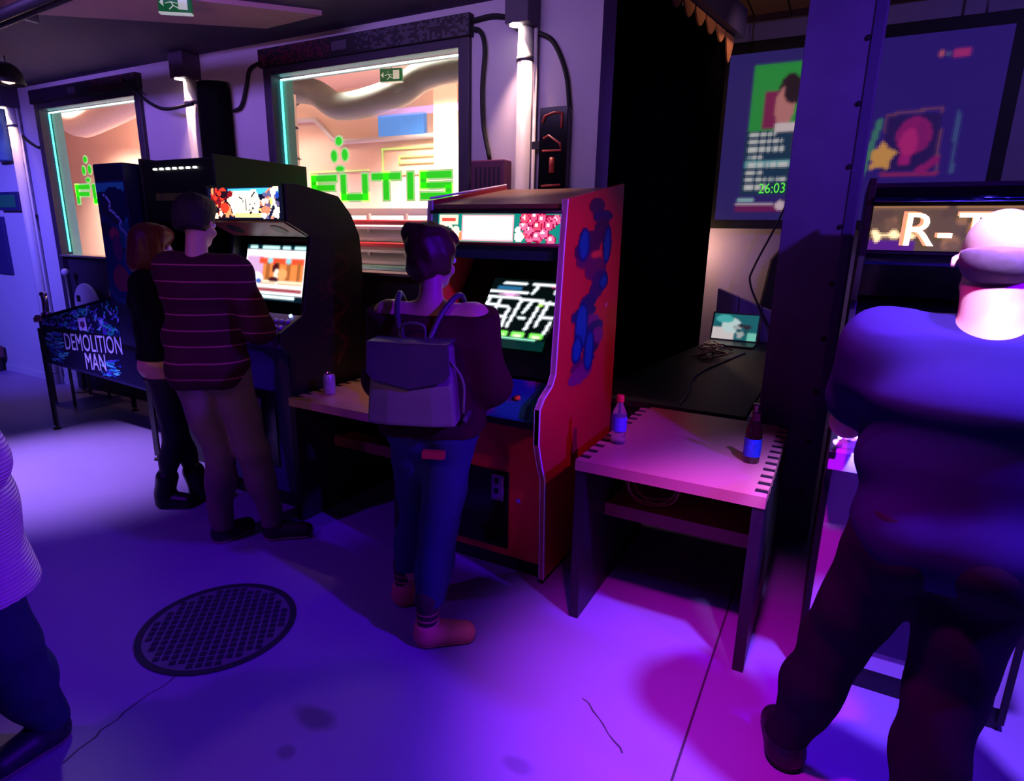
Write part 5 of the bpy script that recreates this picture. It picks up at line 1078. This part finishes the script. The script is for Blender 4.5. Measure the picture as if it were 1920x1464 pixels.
# backpack: carried, a thing of its own
bp = thing('backpack', 'grey leather flap backpack worn over the maroon sweater', 'backpack', (loc[0], loc[1], 0)); bp.rotation_euler = (0, 0, a_)
M_bp = mat('grey_leather', rgb(128, 130, 116), .38, var=.1, scale=18, bump=.08); M_bp2 = mat('slate_leather', rgb(76, 68, 84), .38, var=.1, scale=18)
def slab(name, z0, z1, w0, w1, y, d0, d1, m, parent, cx=-.02):
    bm = bmesh.new(); vs = []; n = 8
    for k in range(n+1):
        s = k/n; z = z0+(z1-z0)*s; w = w0+(w1-w0)*s; d = (d0+(d1-d0)*s)*(1-.12*math.cos(PI*s)**2)
        vs.append([bm.verts.new((cx+sx*w, yy, z)) for sx, yy in ((-1, y), (1, y), (1, y-d*.85), (.5, y-d), (-.5, y-d), (-1, y-d*.85))])
    for a, b in zip(vs, vs[1:]):
        for q in range(6): bm.faces.new((a[q], a[(q+1) % 6], b[(q+1) % 6], b[q]))
    bm.faces.new(vs[0][::-1]); bm.faces.new(vs[-1]); return obj(name, bm, m, parent, .012)
BY = -.150
slab('bag_body', .955, 1.245, .165, .140, BY, .13, .085, M_bp, bp)
bm = bmesh.new()
fl_ = [(-.165, 1.26), (.125, 1.26), (.13, 1.15), (.11, 1.125), (-.02, 1.095), (-.15, 1.125), (-.17, 1.15)]
bm_prism(bm, fl_, 'y', BY-.125, BY-.115); fo = obj('bag_flap', bm, M_bp2, bp, .004); fo.rotation_euler = (0, 0, 0)
box('flap_top', -.165, .125, BY-.125, BY, 1.25, 1.262, M_bp2, bp, .004)
for s in (-1, 1):
    tube('shoulder_strap', spline([(-.02+s*.05, BY-.02, 1.25), (-.02+s*.085, BY+.05, 1.345), (s*.115, -.02, 1.405), (s*.12, .08, 1.33), (s*.13, .135, 1.20), (s*.17, .08, 1.02), (s*.155, BY, .95)], 6), .011, M_bp2, bp, 8)
tube('carry_loop', spline([(-.06, BY-.03, 1.255), (-.055, BY-.04, 1.31), (.015, BY-.04, 1.31), (.02, BY-.03, 1.255)], 5), .007, M_bp2, bp, 8)
tube('side_strap', spline([(.10, BY-.10, 1.23), (.16, BY-.05, 1.12), (.165, BY-.06, 1.0)], 5), .005, M_bp, bp, 6)

# ---- bald man on the right
J = std(1.74); a_ = math.radians(-8); loc = (.31, 1.70)
J.update(girth=1.04, wx=(.165, .165, .178), head=(-.012, .05, 1.585), hpit=.45, neck=(0, 0, 1.40), shL=(-.20, .02, 1.375), shR=(.20, .02, 1.375), chest=(0, .0, 1.27), elL=(-.27, .17, 1.13), wrL=L_((.10, 2.13, 1.06), loc, a_), elR=(.29, .17, 1.12), wrR=L_((.50, 2.10, 1.06), loc, a_), pnL=(0, .3, -1), pnR=(0, .3, -1),
         anL=L_((.04, 1.84, .10), loc, a_), toeL=L_((.00, 1.97, .035), loc, a_), knL=L_((.12, 1.80, .50), loc, a_), anR=L_((.36, 1.62, .09), loc, a_), toeR=L_((.40, 1.76, .035), loc, a_), knR=L_((.37, 1.70, .50), loc, a_), nk=1.25, hs2=1.02)
t, P = person('bald person in a dark t-shirt at the cabinet with the amber marquee', loc, a_, J)
sl_arm = lambda sd: [('c', J['sh'+sd], np.array(J['sh'+sd])*.38+np.array(J['el'+sd])*.62, .070, .068)]
implicit('t_shirt', P['torso']+P['glute']+sl_arm('L')+sl_arm('R'), mat('charcoal_jersey', rgb(34, 24, 70), .95, spec=.05), t, k=.06, off=.022, cuts=[((0, 0, .80), (0, 0, -1)), ((0, .0, 1.452), (0, -.45, 1))], wr=(.003, (9, 9, 14)), seed=9)
implicit('trousers', P['glute']+P['torso'][:1]+P['legL']+P['legR'], mat('plum_cargo_cloth', rgb(34, 24, 40), .9, spec=.05), t, k=.03, off=.026, cuts=[((0, 0, 1.0), (0, 0, 1)), ((0, 0, .10), (0, 0, -1))], wr=(.007, (14, 14, 24)), seed=10)
for sd in 'LR':
    s_ = implicit('shoe', P['foot'+sd], mat('black_trainer', rgb(24, 18, 26), .5), t, k=.02, off=.014, h=.006, cuts=[((0, 0, .014), (0, 0, -1)), ((0, 0, .13), (0, 0, 1))])
    so = implicit('sole', P['foot'+sd], mat('black_sole', rgb(16, 14, 18), .7), None, k=.02, off=.017, h=.006, cuts=[((0, 0, .001), (0, 0, -1)), ((0, 0, .018), (0, 0, 1))]); so.parent = s_
tf, R = head_frame(J); e = lambda c, r: ('e', tf(np.array(c)*1.02), tuple(np.array(r)*1.02), R)
implicit('hair', [e((0, -.035, -.008), (.0725, .0695, .062))], mat('cropped_dark_hair', rgb(110, 80, 96), .8, var=.3, scale=80), t, k=.02, off=.001, h=.007, cuts=[(tf((0, 0, .022)), (0, .15, 1)), (tf((0, .0, -.14)), (0, 0, -1)), (tf((0, -.015, 0)), (0, 1, 0))])

# ---- person in the white sweater at the edge of the view
J = std(1.66); a_ = math.radians(178); loc = (-2.085, .585)
J.update(girth=1.08, wx=(.165, .16, .165), elL=(-.23, -.03, 1.04), wrL=(-.16, .20, 1.02), elR=(.22, -.02, 1.04), wrR=(.14, .20, 1.03), anL=L_((-2.06, .735, .09), loc, a_), toeL=L_((-2.05, .60, .035), loc, a_), knL=L_((-2.0, .65, .44), loc, a_), anR=L_((-2.30, .55, .09), loc, a_), toeR=L_((-2.32, .42, .035), loc, a_), shL=(-.185, 0, 1.30), shR=(.185, 0, 1.30), head=(0, .02, 1.53))
t, P = person('person in a white ribbed sweater and dark blue jeans', loc, a_, J)
def rib_mat():
    m = mat('white_rib_knit', rgb(226, 214, 205), .9, var=.05); nt = m.node_tree; b = nt.nodes['Principled BSDF']; tc = nt.nodes.new('ShaderNodeTexCoord'); wv = nt.nodes.new('ShaderNodeTexWave'); wv.bands_direction = 'Z'; wv.inputs['Scale'].default_value = 28; wv.inputs['Distortion'].default_value = .6
    nt.links.new(tc.outputs['Object'], wv.inputs['Vector']); bn = nt.nodes.new('ShaderNodeBump'); bn.inputs['Strength'].default_value = .6; bn.inputs['Distance'].default_value = .006; nt.links.new(wv.outputs['Fac'], bn.inputs['Height']); nt.links.new(bn.outputs['Normal'], b.inputs['Normal']); return m
implicit('sweater', P['torso']+P['glute']+[('t', (0, 0, .96), (0, -.03, .60), (.165, .115), (.185, .15), .06)]+P['armL']+P['armR'], rib_mat(), t, k=.06, off=.026, cuts=[((0, 0, .62), (0, 0, -1)), ((0, 0, 1.40), (0, 0, 1))], wr=(.003, (10, 10, 12)), seed=12)
jj = implicit('jeans', P['glute']+P['torso'][:1]+P['legL']+P['legR'], mat('dark_denim', rgb(30, 48, 76), .85, var=.3, scale=14), t, k=.03, off=.018, cuts=[((0, 0, .97), (0, 0, 1)), ((0, 0, .07), (0, 0, -1))], wr=(.006, (14, 14, 26)), seed=13)
for sd in 'LR':
    s_ = implicit('shoe', P['foot'+sd], mat('navy_shoe', rgb(24, 26, 44), .5), t, k=.02, off=.012, h=.006, cuts=[((0, 0, .018), (0, 0, -1)), ((0, 0, .10), (0, 0, 1))])
    so = implicit('sole', P['foot'+sd], mat('grey_sole', rgb(120, 100, 110), .7), None, k=.02, off=.015, h=.006, cuts=[((0, 0, .001), (0, 0, -1)), ((0, 0, .022), (0, 0, 1))]); so.parent = s_
tf, R = head_frame(J); e = lambda c, r: ('e', tf(c), r, R)
implicit('hair', [e((0, -.016, .045), (.083, .100, .086)), e((0, -.05, -.01), (.076, .068, .08))], mat('short_brown_hair', rgb(60, 40, 30), .6, var=.3, scale=60), t, k=.02, off=.004, h=.007, cuts=[(tf((0, .085, .05)), (0, 1, -.25))])
